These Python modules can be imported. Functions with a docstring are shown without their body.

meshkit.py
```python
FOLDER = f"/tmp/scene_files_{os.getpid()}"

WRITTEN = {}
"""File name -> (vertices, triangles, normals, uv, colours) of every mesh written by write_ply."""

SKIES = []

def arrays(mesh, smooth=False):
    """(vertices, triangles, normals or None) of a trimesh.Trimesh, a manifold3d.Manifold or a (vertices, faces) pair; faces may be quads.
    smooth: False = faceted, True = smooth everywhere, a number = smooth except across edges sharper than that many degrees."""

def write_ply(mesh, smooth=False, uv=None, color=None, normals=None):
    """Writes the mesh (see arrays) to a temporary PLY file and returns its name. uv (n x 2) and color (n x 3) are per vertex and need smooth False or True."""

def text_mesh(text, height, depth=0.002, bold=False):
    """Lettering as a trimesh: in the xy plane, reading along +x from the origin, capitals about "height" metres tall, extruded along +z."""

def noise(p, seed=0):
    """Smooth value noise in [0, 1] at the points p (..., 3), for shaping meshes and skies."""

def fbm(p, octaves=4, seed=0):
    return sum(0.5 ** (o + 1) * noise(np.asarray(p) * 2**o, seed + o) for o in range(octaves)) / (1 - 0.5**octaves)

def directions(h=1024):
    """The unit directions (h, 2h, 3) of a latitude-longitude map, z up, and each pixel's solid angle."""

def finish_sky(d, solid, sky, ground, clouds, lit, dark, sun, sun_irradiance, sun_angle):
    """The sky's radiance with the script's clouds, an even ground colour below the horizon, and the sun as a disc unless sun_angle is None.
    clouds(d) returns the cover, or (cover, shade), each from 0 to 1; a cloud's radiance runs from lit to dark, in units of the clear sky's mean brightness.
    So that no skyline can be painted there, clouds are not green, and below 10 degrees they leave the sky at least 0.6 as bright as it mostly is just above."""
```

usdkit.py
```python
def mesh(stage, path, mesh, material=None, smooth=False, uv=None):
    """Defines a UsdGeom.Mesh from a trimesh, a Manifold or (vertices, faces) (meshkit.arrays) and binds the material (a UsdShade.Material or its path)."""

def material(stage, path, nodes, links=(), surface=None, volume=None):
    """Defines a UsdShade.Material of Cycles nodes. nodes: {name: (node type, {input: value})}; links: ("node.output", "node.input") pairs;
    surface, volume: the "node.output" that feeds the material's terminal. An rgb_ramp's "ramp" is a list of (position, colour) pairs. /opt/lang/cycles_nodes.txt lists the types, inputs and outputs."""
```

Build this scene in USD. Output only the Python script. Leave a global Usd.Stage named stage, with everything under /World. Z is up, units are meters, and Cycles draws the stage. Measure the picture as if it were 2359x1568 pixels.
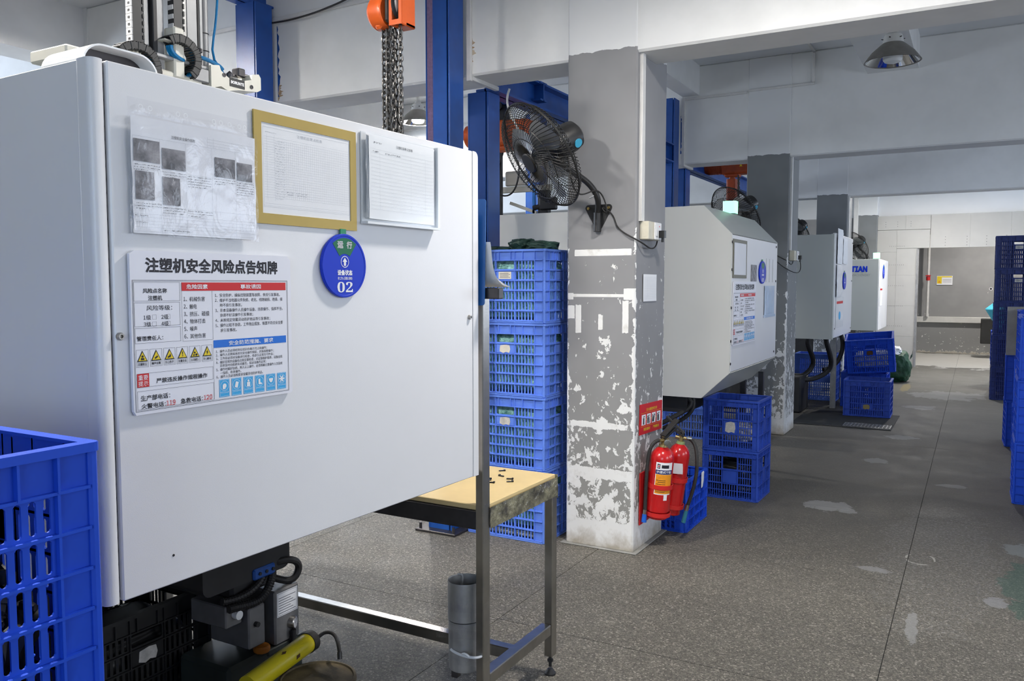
import math, random, glob
import numpy as np, trimesh, shapely, shapely.affinity as saf
from shapely.geometry import Polygon, Point, LineString, box as sbox
from shapely.ops import unary_union
from pxr import Usd, UsdGeom, UsdLux, UsdShade, Gf, Sdf
import usdkit, meshkit

# ------------------------------------------------------------------ camera, light, exposure
stage = Usd.Stage.CreateInMemory()
UsdGeom.SetStageUpAxis(stage, 'Z'); UsdGeom.SetStageMetersPerUnit(stage, 1.0)
UsdGeom.Xform.Define(stage, '/World'); UsdGeom.Scope.Define(stage, '/World/Looks')
YAW, PITCH, CAM_Z = math.radians(29.342), math.radians(3.854), 1.5
EXPOSURE = 0.92
LAMP_L, LAMP_COL = 42.0, (1.0, 0.955, 0.90)       # the aisle lamps
LAMP_FAR = 240.0
LAMP_OVER = 640.0
LAMP_LEFT = 300.0                                   # the stronger lamps over the left bays
DOWN_L = 180.0                                      # what each reflector throws straight down
DAY_COL = (0.74, 0.84, 1.0)
cam = UsdGeom.Camera.Define(stage, '/World/camera')
fw = np.array([-math.sin(YAW)*math.cos(PITCH), math.cos(YAW)*math.cos(PITCH), -math.sin(PITCH)])
rt = np.array([math.cos(YAW), math.sin(YAW), 0.0]); up = np.cross(rt, fw)
cm = np.eye(4); cm[0, :3] = rt; cm[1, :3] = up; cm[2, :3] = -fw; cm[3, :3] = (0, 0, CAM_Z)
cam.AddTransformOp().Set(Gf.Matrix4d(*cm.ravel().tolist()))
cam.CreateHorizontalApertureAttr(36.0); cam.CreateFocalLengthAttr(36.0*1900/2359)
cam.CreateClippingRangeAttr(Gf.Vec2f(0.05, 200)); cam.CreateExposureAttr(EXPOSURE)

def rect_light(name, loc, target, w, h, inten, color):
    l = UsdLux.RectLight.Define(stage, '/World/'+name)
    l.CreateWidthAttr(w); l.CreateHeightAttr(h); l.CreateIntensityAttr(inten); l.CreateColorAttr(Gf.Vec3f(*color))
    z = np.array(loc, float)-np.array(target, float); z /= np.linalg.norm(z)
    x = np.cross((0, 0, 1), z); x /= np.linalg.norm(x); y = np.cross(z, x)
    m = np.eye(4); m[0, :3] = x; m[1, :3] = y; m[2, :3] = z; m[3, :3] = loc
    l.AddTransformOp().Set(Gf.Matrix4d(*m.ravel().tolist()))
# daylight through the windows of the right-hand wall (bluish) and of the far left wall
for k, (wy, wi) in enumerate(((2.2, 2.6), (6.4, 1.7), (10.5, 3.2), (14.7, 6.0))):
    rect_light('daylight_right_%d' % k, (4.93, wy, 2.0), (0, wy, 1.7), 2.6, 1.5, wi, (0.90, 0.92, 1.0) if k == 0 else DAY_COL)
for k, wy in enumerate((2.2, 6.5, 10.6)):
    rect_light('daylight_left_%d' % k, (-9.42, wy, 2.2), (0, wy, 1.9), 2.6, 1.5, 5.5, DAY_COL)
rect_light('daylight_rear', (1.5, -3.9, 1.9), (0.5, 4, 1.2), 3.0, 1.8, 2.3, (0.62, 0.80, 1.0))
dome = UsdLux.DomeLight.Define(stage, '/World/sky'); dome.CreateIntensityAttr(0.15); dome.CreateColorAttr(Gf.Vec3f(0.8, 0.9, 1.0))

# ------------------------------------------------------------------ scene helpers
USED = {}
def numbered(path):
    n = USED.get(path, 0); USED[path] = n+1
    return path if n == 0 else '%s_%03d' % (path, n)
def put(prim, label=None, cat=None, group=None, kind=None):
    for k, v in (('label', label), ('category', cat), ('group', group), ('kind', kind)):
        if v: prim.SetCustomDataByKey(k, v)
    return prim
def P(parent): return '/World' if parent is None else str(parent.GetPath())
def obj(name, mesh, m, parent=None, label=None, cat=None, group=None, kind=None, smooth=30):
    if isinstance(mesh, trimesh.Trimesh): mesh.remove_unreferenced_vertices()
    path = numbered(P(parent)+'/'+name)
    pr = usdkit.mesh(stage, path, mesh, MAT[m], smooth=smooth).GetPrim()
    return put(pr, label, cat, group, kind)
def thing(name, label, cat, loc=(0, 0, 0), rotz=0.0, group=None, M=None, kind=None):
    x = UsdGeom.Xform.Define(stage, numbered('/World/'+name))
    if M is None:
        c, s = math.cos(rotz), math.sin(rotz)
        M = np.array([[c, -s, 0, loc[0]], [s, c, 0, loc[1]], [0, 0, 1, loc[2]], [0, 0, 0, 1.0]])
    x.AddTransformOp().Set(Gf.Matrix4d(*np.asarray(M).T.ravel().tolist()))
    return put(x.GetPrim(), label, cat, group, kind)
def copy_of(src, label, loc=(0, 0, 0), rotz=0.0, group=None, M=None, instance=True, cat=None):
    name = src.GetName().rsplit('_', 1)[0] if src.GetName()[-3:].isdigit() else src.GetName()
    was = src.GetCustomData()
    r = thing(name, label, cat or was['category'], loc, rotz, group or was.get('group'), M)
    r.GetReferences().AddInternalReference(src.GetPath())
    # the referencing prim keeps its own transform
    x = UsdGeom.Xformable(r)
    if instance: r.SetInstanceable(True)
    return r
def struct(name, mesh, m, label=None, smooth=30):
    return obj(name, mesh, m, None, label, None, None, 'structure', smooth)
def frame(o, x, y, z=None):
    x = np.array(x, float); y = np.array(y, float); x /= np.linalg.norm(x)
    z = np.cross(x, y); z /= np.linalg.norm(z); y = np.cross(z, x)
    M = np.eye(4); M[:3, 0] = x; M[:3, 1] = y; M[:3, 2] = z; M[:3, 3] = o
    return M

# ------------------------------------------------------------------ mesh helpers
def cat(*ms):
    out = []
    for m in ms: out += list(m) if isinstance(m, (list, tuple)) else [m]
    return trimesh.util.concatenate([m for m in out if m is not None and len(m.faces)])
def bx(x0, x1, y0, y1, z0, z1, b=0.0):
    x0, x1 = min(x0, x1), max(x0, x1); y0, y1 = min(y0, y1), max(y0, y1); z0, z1 = min(z0, z1), max(z0, z1)
    if b <= 0:
        m = trimesh.creation.box([x1-x0, y1-y0, z1-z0]); m.apply_translation([(x0+x1)/2, (y0+y1)/2, (z0+z1)/2]); return m
    b = min(b, (x1-x0)/2.01, (y1-y0)/2.01, (z1-z0)/2.01); pts = []
    for sx in (0, 1):
        for sy in (0, 1):
            for sz in (0, 1):
                c = np.array([(x0, x1)[sx], (y0, y1)[sy], (z0, z1)[sz]]); d = np.array([(1, -1)[sx], (1, -1)[sy], (1, -1)[sz]])*b
                for k in range(3):
                    p = c+d; p[k] = c[k]; pts.append(p)
    return trimesh.convex.convex_hull(np.array(pts))
def rbox(x0, x1, y0, y1, z0, z1, r=0.01, n=3, axis=2):
    """box whose four edges along axis are rounded"""
    lo, hi = [x0, y0, z0], [x1, y1, z1]; a, b = [k for k in range(3) if k != axis]
    poly = sbox(lo[a]+r, lo[b]+r, hi[a]-r, hi[b]-r).buffer(r, quad_segs=n)
    m = trimesh.creation.extrude_polygon(poly, hi[axis]-lo[axis], engine='earcut')
    v = np.zeros_like(m.vertices); v[:, a] = m.vertices[:, 0]; v[:, b] = m.vertices[:, 1]; v[:, axis] = m.vertices[:, 2]+lo[axis]
    m = trimesh.Trimesh(v, m.faces, process=False)
    if axis == 1: m.invert()
    return m
def ext(poly, d, M=None):
    ps = getattr(poly, 'geoms', [poly])
    m = cat(*[trimesh.creation.extrude_polygon(p, d, engine='earcut') for p in ps if p.area > 1e-12])
    if M is not None: m.apply_transform(M)
    return m
def flat(poly, z=0.0):
    ps = getattr(poly, 'geoms', [poly]); out = []
    for p in ps:
        if p.area < 1e-12: continue
        v, f = trimesh.creation.triangulate_polygon(p, engine='earcut')
        v3 = np.c_[v, np.full(len(v), z)]
        m = trimesh.Trimesh(v3, f, process=False)
        if len(f) and m.face_normals[:, 2].sum() < 0: m.invert()
        out.append(m)
    return cat(*out)
def rect(x0, y0, x1, y1, z=0.0): return flat(sbox(min(x0, x1), min(y0, y1), max(x0, x1), max(y0, y1)), z)
def outline(x0, y0, x1, y1, w, z=0.0):
    a = sbox(min(x0, x1), min(y0, y1), max(x0, x1), max(y0, y1)); return flat(a.difference(a.buffer(-w, join_style=2)), z)
def tube(pts, r, sides=8, closed=False, caps=True):
    p = np.asarray(pts, float); n = len(p)
    t = np.gradient(p, axis=0) if not closed else np.roll(p, -1, 0)-np.roll(p, 1, 0)
    t /= np.linalg.norm(t, axis=1, keepdims=True)+1e-12
    a = np.zeros_like(p); ref = np.array([0, 0, 1.0]) if abs(t[0, 2]) < 0.9 else np.array([1.0, 0, 0])
    a[0] = np.cross(t[0], ref); a[0] /= np.linalg.norm(a[0])
    for i in range(1, n):
        v = a[i-1]-t[i]*(a[i-1]@t[i]); a[i] = v/(np.linalg.norm(v)+1e-12)
    b = np.cross(t, a); ang = np.arange(sides)*2*np.pi/sides; r = np.broadcast_to(r, (n,))
    v = p[:, None]+r[:, None, None]*(np.cos(ang)[None, :, None]*a[:, None]+np.sin(ang)[None, :, None]*b[:, None])
    f = []
    rows = n if closed else n-1
    for i in range(rows):
        j = (i+1) % n
        for k in range(sides):
            l = (k+1) % sides
            f += [[i*sides+k, j*sides+l, j*sides+k], [i*sides+k, i*sides+l, j*sides+l]]
    v = v.reshape(-1, 3)
    if caps and not closed:
        c0, c1 = len(v), len(v)+1; v = np.vstack([v, p[0], p[-1]])
        for k in range(sides):
            l = (k+1) % sides
            f += [[c0, l, k], [c1, (n-1)*sides+k, (n-1)*sides+l]]
    m = trimesh.Trimesh(v, np.array(f), process=False); m.fix_normals() if False else None
    if m.volume < 0: m.invert()
    return m
def spline(pts, n=24):
    from scipy.interpolate import CubicSpline
    p = np.asarray(pts, float); d = np.r_[0, np.cumsum(np.linalg.norm(np.diff(p, axis=0), axis=1))]
    return CubicSpline(d, p)(np.linspace(0, d[-1], n))
def cyl(p0, p1, r, sides=20, r1=None):
    return tube([p0, p1], [r, r if r1 is None else r1], sides)
def lathe(prof, sides=32):
    """profile (r, z) from bottom to top, revolved around z; closed where r = 0"""
    pr = np.array(prof, float); n = len(pr); ang = np.arange(sides)*2*np.pi/sides
    v = np.stack([pr[:, 0][:, None]*np.cos(ang), pr[:, 0][:, None]*np.sin(ang), np.repeat(pr[:, 1][:, None], sides, 1)], -1).reshape(-1, 3)
    f = []
    for i in range(n-1):
        for k in range(sides):
            l = (k+1) % sides
            f += [[i*sides+k, i*sides+l, (i+1)*sides+l], [i*sides+k, (i+1)*sides+l, (i+1)*sides+k]]
    m = trimesh.Trimesh(v, np.array(f), process=True); m.update_faces(m.nondegenerate_faces()); return m
def xf(m, M):
    m = m.copy(); m.apply_transform(M); return m
def tr(m, x=0, y=0, z=0):
    m = m.copy(); m.apply_translation([x, y, z]); return m
def rotx(a): return trimesh.transformations.rotation_matrix(a, [1, 0, 0])
def roty(a): return trimesh.transformations.rotation_matrix(a, [0, 1, 0])
def rotz(a): return trimesh.transformations.rotation_matrix(a, [0, 0, 1])
def prism_y(pts, y0, y1):
    """polygon in (x, z) extruded along y"""
    m = trimesh.creation.extrude_polygon(Polygon(pts), y1-y0, engine='earcut')
    v = np.c_[m.vertices[:, 0], y1-m.vertices[:, 2], m.vertices[:, 1]]
    return trimesh.Trimesh(v, m.faces, process=False)
def prism_x(pts, x0, x1):
    """polygon in (y, z) extruded along x"""
    m = trimesh.creation.extrude_polygon(Polygon(pts), x1-x0, engine='earcut')
    v = np.c_[x0+m.vertices[:, 2], m.vertices[:, 0], m.vertices[:, 1]]
    return trimesh.Trimesh(v, m.faces, process=False)
def lump(rx, ry, rz, seed, amp=0.18, freq=3.0, sub=4, e=0.6):
    m = trimesh.creation.icosphere(sub); v = m.vertices
    sq = np.sign(v)*np.abs(v)**e
    n = meshkit.fbm(v*freq+10+seed*7.3, 4, seed)[:, None]
    m.vertices = sq*np.array([rx, ry, rz])*(1-amp+2*amp*n*0.9); return m

# ------------------------------------------------------------------ lettering (flat print)
from PIL import ImageFont
FD = glob.glob('/opt/blender-*/*/datafiles/fonts')[0]+'/'
FONTS, GL = {}, {}
def font(name, px):
    if (name, px) not in FONTS: FONTS[(name, px)] = ImageFont.truetype(FD+name, px)
    return FONTS[(name, px)]
CJK, INTER, MATH = 'Noto Sans CJK Regular.woff2', 'Inter.woff2', 'NotoSansMath-Regular.woff2'
def glyph(ch, px, bold, fname):
    key = (ch, px, bold, fname)
    if key in GL: return GL[key]
    f = font(fname, px); adv = f.getlength(ch); shape = Polygon()
    mask, off = f.getmask2(ch, 'L', anchor='ls', stroke_width=bold)
    w, h = mask.size
    if w and h:
        on = np.pad(np.array(mask, np.uint8).reshape(h, w) > 127, ((0, 0), (1, 1))).astype(np.int8)
        d = np.diff(on, axis=1); rows, st = np.nonzero(d == 1); en = np.nonzero(d == -1)[1]
        if len(rows):
            shape = shapely.union_all(shapely.box(st+off[0], -rows-1-off[1], en+off[0], -rows-off[1])).buffer(.6).buffer(-.6).simplify(.75)
    m = flat(shape) if shape.area > 0 else None
    GL[key] = (None if m is None else (m.vertices, m.faces), adv); return GL[key]
def text(s, x0, y0, x1=None, y1=None, h=None, bold=0, px=48, fname=CJK, z=0.0):
    """print s so that it fills the box (x0, y0)-(x1, y1), or at height h with its natural width"""
    vs, fs, pen, n = [], [], 0.0, 0
    for ch in s:
        g, adv = glyph(ch, px, bold, fname)
        if g is not None:
            vs.append(g[0]+[pen, 0, 0]); fs.append(g[1]+n); n += len(g[0])
        pen += adv
    v, f = np.vstack(vs), np.vstack(fs); lo, hi = v.min(0), v.max(0)
    if h is not None:
        k = h/(px*0.92); v = v*k; v[:, 0] += x0; v[:, 1] += y0+0.1*px*k
    else:
        v[:, 0] = x0+(v[:, 0]-lo[0])*(x1-x0)/(hi[0]-lo[0]); v[:, 1] = y0+(v[:, 1]-lo[1])*(y1-y0)/(hi[1]-lo[1])
    v[:, 2] = z
    return trimesh.Trimesh(v, f, process=False)

# ------------------------------------------------------------------ materials
MAT = {}
class Ref:
    def __init__(s, a): s.a = a
class Node:
    def __init__(s, n): s.__dict__['n'] = n
    def __getattr__(s, k): return Ref(s.n+'.'+k)
class Graph:
    def __init__(s): s.nodes, s.links = {}, []
    def __call__(s, kind, **kw):
        n = '%s_%d' % (kind, len(s.nodes)); inp = {}
        for k, v in kw.items():
            if isinstance(v, Ref): s.links.append((v.a, n+'.'+k))
            else: inp[k] = v
        s.nodes[n] = (kind, inp); return Node(n)
    def math(s, t, a, b=0.5, c=0.0, clamp=False): return s('math', math_type=t, value1=a, value2=b, value3=c, use_clamp=clamp).value
    def mixc(s, fac, a, b): return s('mix_color', fac=fac, a=a, b=b).result
    def noise(s, vec, scale, detail=3, rough=.55, dist=0.0): return s('noise_texture', vector=vec, scale=scale, detail=detail, roughness=rough, distortion=dist)
    def ramp(s, fac, stops, interp=True): return s('rgb_ramp', fac=fac, ramp=stops, interpolate=interp).color
    def scl(s, vec, sc, loc=(0, 0, 0)): return s('mapping', mapping_type='point', vector=vec, scale=sc, location=loc).vector
    def done(s, name, surf, vol=None):
        MAT[name] = usdkit.material(stage, '/World/Looks/'+name, s.nodes, s.links, surface=surf.a if surf else None)
def pm(name, color, rough=.5, metal=0.0, var=0.0, vscale=4.0, bump=0.0, bscale=80.0, spec=.5, dark=None, coat=0.0, bdist=.002, emit=None, estr=0.0, trans=0.0):
    g = Graph(); co = g('texture_coordinate').object; kw = {}
    col = color
    if var > 0:
        n = g.noise(co, vscale, 5, .6)
        dk = dark or tuple(c*(1-var) for c in color)
        col = g.mixc(g('map_range', value=n.fac, from_min=.35, from_max=.68, to_min=0.0, to_max=1.0, clamp=True).result, dk, color)
    if bump > 0:
        kw['normal'] = g('bump', height=g.noise(co, bscale, 3).fac, strength=bump, distance=bdist).normal
    if emit: kw.update(emission_color=emit, emission_strength=estr)
    b = g('principled_bsdf', base_color=col, roughness=rough, metallic=metal, specular_ior_level=spec, coat_weight=coat, transmission_weight=trans, **kw)
    g.done(name, b.BSDF)
pm('white_paint', (.80, .81, .82), .38, var=.04, vscale=2.5, bump=.15, bscale=350, bdist=.0006)
pm('panel_white', (.80, .80, .815), .33, var=.03, vscale=2.0, bump=.18, bscale=420, bdist=.0005)
pm('machine_cream', (.74, .74, .70), .4, var=.04, vscale=2.0, bump=.12, bscale=400, bdist=.0005)
pm('machine_grey', (.50, .525, .50), .30, var=.05, vscale=1.5, bump=.15, bscale=300, bdist=.0006)
pm('gap_dark', (.02, .02, .022), .8)
pm('iron_black', (.018, .018, .02), .55, var=.4, vscale=9)
pm('iron_dark_green', (.03, .04, .036), .5, var=.5, vscale=6)
pm('steel', (.46, .44, .41), .30, metal=1.0, var=.25, vscale=7, bump=.1, bscale=60)
pm('steel_dark', (.10, .095, .10), .38, metal=.75, var=.4, vscale=6)
pm('steel_bright', (.75, .75, .75), .22, metal=1.0)
pm('galvanised', (.46, .455, .45), .42, metal=.55, var=.25, vscale=12)
pm('aluminium', (.33, .335, .34), .5, metal=.35, var=.2, vscale=9)
pm('blue_steel', (.014, .092, .40), .36, var=.35, vscale=3.2, bump=.08, bscale=30)
pm('blue_steel_light', (.03, .24, .70), .4, var=.2, vscale=4)
pm('crate_blue', (.016, .078, .60), .42, var=.12, vscale=7, spec=.22)
pm('crate_blue_light', (.13, .26, .82), .42, var=.12, vscale=7, spec=.4)
pm('crate_blue_dusty', (.030, .085, .50), .5, var=.25, vscale=6, spec=.35)
pm('crate_navy', (.012, .028, .17), .5, var=.3, vscale=6)
pm('crate_black', (.018, .018, .019), .5, var=.35, vscale=9)
pm('label_paper', (.72, .68, .58), .7, var=.12, vscale=30)
pm('torn_paper', (.62, .60, .56), .7, var=.35, vscale=40)
pm('paper', (.82, .83, .85), .65, var=.03, vscale=12)
pm('sheet_plastic', (.84, .85, .88), .35, var=.04, vscale=7, bump=.25, bscale=9, bdist=.008, coat=.3)
pm('board_white', (.80, .80, .86), .45)
pm('print_black', (.012, .012, .02), .6)
pm('print_grey', (.16, .165, .18), .7)
pm('print_faint', (.50, .52, .56), .7)
pm('print_red', (.62, .012, .016), .5)
pm('print_blue', (.008, .16, .66), .5)
pm('print_sky', (.045, .40, .76), .5)
pm('print_yellow', (.80, .60, .02), .5)
pm('print_white', (.85, .85, .88), .5)
pm('print_orange', (.82, .30, .01), .5)
pm('print_navy', (.015, .025, .13), .5)
pm('photo_print', (.42, .41, .43), .6, var=.85, vscale=26, dark=(.09, .09, .10))
pm('gold_card', (.46, .33, .085), .42, var=.1, vscale=8, metal=.25)
pm('clip_blue', (.015, .12, .40), .35)
pm('pump_grey', (.20, .20, .205), .45, metal=.35, var=.25, vscale=12)
pm('disc_blue', (.007, .038, .54), .4, spec=.25)
pm('tab_green', (.0, .24, .10), .4)
pm('disc_green', (.0, .14, .055), .5)
pm('ext_red', (.56, .010, .012), .22, var=.12, vscale=6, coat=.4)
pm('bracket_red', (.60, .020, .018), .35)
pm('rubber', (.022, .021, .021), .6, var=.3, vscale=30)
pm('black_plastic', (.016, .016, .017), .38)
pm('guard_wire', (.018, .017, .016), .4, metal=.3)
pm('fan_blade', (.50, .52, .54), .3, metal=.85)
pm('dusty_brass', (.35, .27, .12), .4, metal=.8)
pm('brass', (.60, .46, .20), .35, metal=1.0)
pm('dusty_green', (.22, .28, .12), .7)
pm('teal_nozzle', (.03, .20, .28), .4)
pm('blue_valve', (.01, .12, .60), .4)
pm('hoist_orange', (.72, .115, .015), .38, var=.15, vscale=9)
pm('hoist_orange_deep', (.48, .075, .015), .45, var=.3, vscale=9)
pm('chain_steel', (.14, .135, .13), .38, metal=.9, var=.3, vscale=60)
pm('strap_purple', (.115, .075, .155), .85, var=.3, vscale=60, bump=.3, bscale=300)
pm('conduit', (.72, .71, .69), .5, var=.1, vscale=12)
pm('pvc_cream', (.66, .62, .50), .5, var=.12, vscale=20)
pm('plug_white', (.78, .78, .78), .4)
pm('ply_yellow', (.74, .56, .27), .6, var=.08, vscale=8)
pm('robot_cream', (.66, .64, .56), .42, var=.06, vscale=8)
pm('tube_blue', (.0, .14, .34), .3)
pm('cable_chain', (.012, .0125, .0135), .5, var=.3, vscale=40)
pm('yellow_paint', (.62, .52, .01), .35, var=.10, vscale=9)
pm('rust_stain', (.34, .20, .09), .9, var=.4, vscale=30, dark=(.55, .47, .36))
pm('rust', (.10, .045, .018), .9, var=.4, vscale=30)
pm('dirty_wood', (.17, .13, .07), .85, var=.75, vscale=9, bump=.5, bscale=40)
pm('cap_orange', (.50, .16, .01), .5, var=.3, vscale=20)
pm('gauge_face', (.55, .55, .57), .3)
pm('green_sack', (.012, .085, .040), .55, var=.5, vscale=9, bump=.8, bscale=14, bdist=.02)
pm('sack_dark', (.018, .060, .046), .6, var=.45, vscale=9, bump=.8, bscale=14, bdist=.02)
pm('teal_net', (.44, .82, .74), .6, var=.6, vscale=26, bump=1.0, bscale=55, bdist=.012, dark=(.06, .24, .21))
pm('white_parts', (.62, .60, .60), .5, var=.55, vscale=22, bump=1.0, bscale=30, bdist=.015)
pm('parts_black', (.012, .012, .013), .42, var=.4, vscale=40)
pm('teal_cone', (.07, .46, .58), .5)
pm('ceiling_white', (.78, .80, .82), .9, var=.06, vscale=1.2, bump=.1, bscale=60)
pm('wall_white', (.80, .81, .82), .85, var=.05, vscale=1.6, bump=.1, bscale=60)
pm('sill', (.70, .69, .66), .7, var=.1, vscale=6)
pm('cement_board', (.50, .49, .465), .9, var=.06, vscale=3.5)
pm('board_dot', (.22, .215, .21), .9)
pm('mat_black', (.025, .025, .024), .8, var=.3, vscale=14)
pm('film', (.8, .8, .78), .12, spec=.8)
pm('lamp_metal', (.30, .285, .26), .42, metal=.55, var=.2, vscale=12)
pm('lamp_neck', (.62, .62, .60), .45)
pm('reflector', (.9, .9, .9), .08, metal=1.0)
pm('bulb_off', (.80, .82, .83), .3, spec=.6)
pm('bulb_lit', (.9, .9, .9), .4, emit=LAMP_COL, estr=LAMP_L)
pm('bulb_lit_far', (.9, .9, .9), .4, emit=LAMP_COL, estr=LAMP_FAR)
pm('bulb_lit_over', (.9, .9, .9), .4, emit=LAMP_COL, estr=LAMP_OVER)
pm('bulb_lit_left', (.9, .9, .9), .4, emit=LAMP_COL, estr=LAMP_LEFT)
pm('frame_olive', (.16, .15, .10), .5, var=.1)
pm('concrete', (.34, .335, .31), .85, var=.25, vscale=7)
pm('beacon_lit', (.5, .9, .65), .3, emit=(.22, 1.0, .50), estr=1.15)
pm('beacon_base', (.10, .12, .11), .5)
pm('window_frame', (.70, .72, .72), .4)
pm('clear_tile', (.5, .62, .80), .2)
pm('clear_edge', (.74, .76, .78), .2)
pm('chain_pale', (.55, .55, .55), .45)
pm('picto_dial', (.05, .35, .55), .4)
pm('floor_base', (.05, .05, .05), .9)
pm('film_wrap', (.33, .31, .20), .15, var=.75, vscale=14, bump=1.0, bscale=24, bdist=.015, coat=.8, dark=(.06, .055, .045))

# thin clear plastic: mostly see-through with a gloss
g = Graph(); co = g('texture_coordinate').object
nb = g('bump', height=g.noise(g.scl(co, (1, .55, 1)), 20, 4, .6, .6).fac, strength=.35, distance=.008).normal
gl = g('glossy_bsdf', color=(1, 1, 1), roughness=.12, normal=nb); trn = g('transparent_bsdf', color=(.97, .97, .98))
fr = g('layer_weight', blend=.3)
mx = g('mix_closure', fac=g.math('multiply_add', fr.facing, .16, .03), closure1=trn.BSDF, closure2=gl.BSDF); g.done('clear_film', mx.closure)
g = Graph(); gl = g('glossy_bsdf', color=(1, 1, 1), roughness=.12); trn = g('transparent_bsdf', color=(.97, .98, .985))
mx = g('mix_closure', fac=g.math('multiply_add', g('layer_weight', blend=.10).facing, .25, .012), closure1=trn.BSDF, closure2=gl.BSDF); g.done('pane', mx.closure)

def blob(g, pos, cx, cy, rx, ry, rag, rscale, rough=.7, ang=0.0):
    """1 inside a ragged ellipse lying on the floor at (cx, cy)"""
    v = g('mapping', mapping_type='texture', vector=pos, location=(cx, cy, 0), rotation=(0, 0, ang), scale=(rx, ry, 1000.0)).vector
    l = g('vector_math', math_type='length', vector1=v).value
    n = g.noise(pos, rscale, 5, rough).fac
    return g.math('less_than', g.math('add', l, g.math('multiply', g.math('subtract', n, .5), rag)), 1.0)
# terrazzo floor: stone chips, worn smoother and darker down the aisle, with bare patches and spills
g = Graph(); pos = g('geometry').position; sep = g('separate_xyz', vector=pos)
v1 = g('voronoi_texture', vector=pos, scale=150.0, randomness=1.0); v2 = g('voronoi_texture', vector=pos, scale=330.0, randomness=1.0)
c1 = g.ramp(g('separate_color', color=v1.color).r, [(0, (.070, .068, .062)), (.30, (.125, .120, .108)), (.60, (.185, .176, .158)), (.82, (.26, .247, .222)), (.94, (.46, .44, .40))], False)
c2 = g.ramp(g('separate_color', color=v2.color).g, [(0, (.095, .092, .084)), (.5, (.16, .153, .138)), (.86, (.30, .287, .258))], False)
chips = g.mixc(.45, c1, c2)
big = g.noise(pos, .7, 5, .62).fac; mid = g.noise(pos, 3.2, 6, .7).fac
smooth_c = g.ramp(mid, [(.25, (.052, .051, .049)), (.5, (.078, .077, .074)), (.75, (.125, .122, .116))])
far = g('map_range', value=g.math('add', sep.y, g.math('multiply', g.math('subtract', big, .5), 5.0)), from_min=3.9, from_max=6.4, to_min=0.0, to_max=.9, clamp=True).result
near_x = g('map_range', value=sep.x, from_min=-2.2, from_max=-1.2, to_min=0.0, to_max=1.0, clamp=True).result
smooth_c = g.mixc(g('map_range', value=sep.y, from_min=9.0, from_max=15.0, to_min=0.0, to_max=.75, clamp=True).result, smooth_c, (.17, .168, .16))
col = g.mixc(g.math('multiply', far, near_x), chips, smooth_c)
col = g('mix_color', blend_type='multiply', fac=1.0, a=col, b=g.ramp(big, [(.3, (.80, .78, .73)), (.7, (1.12, 1.08, 1.0))])).result
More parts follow.
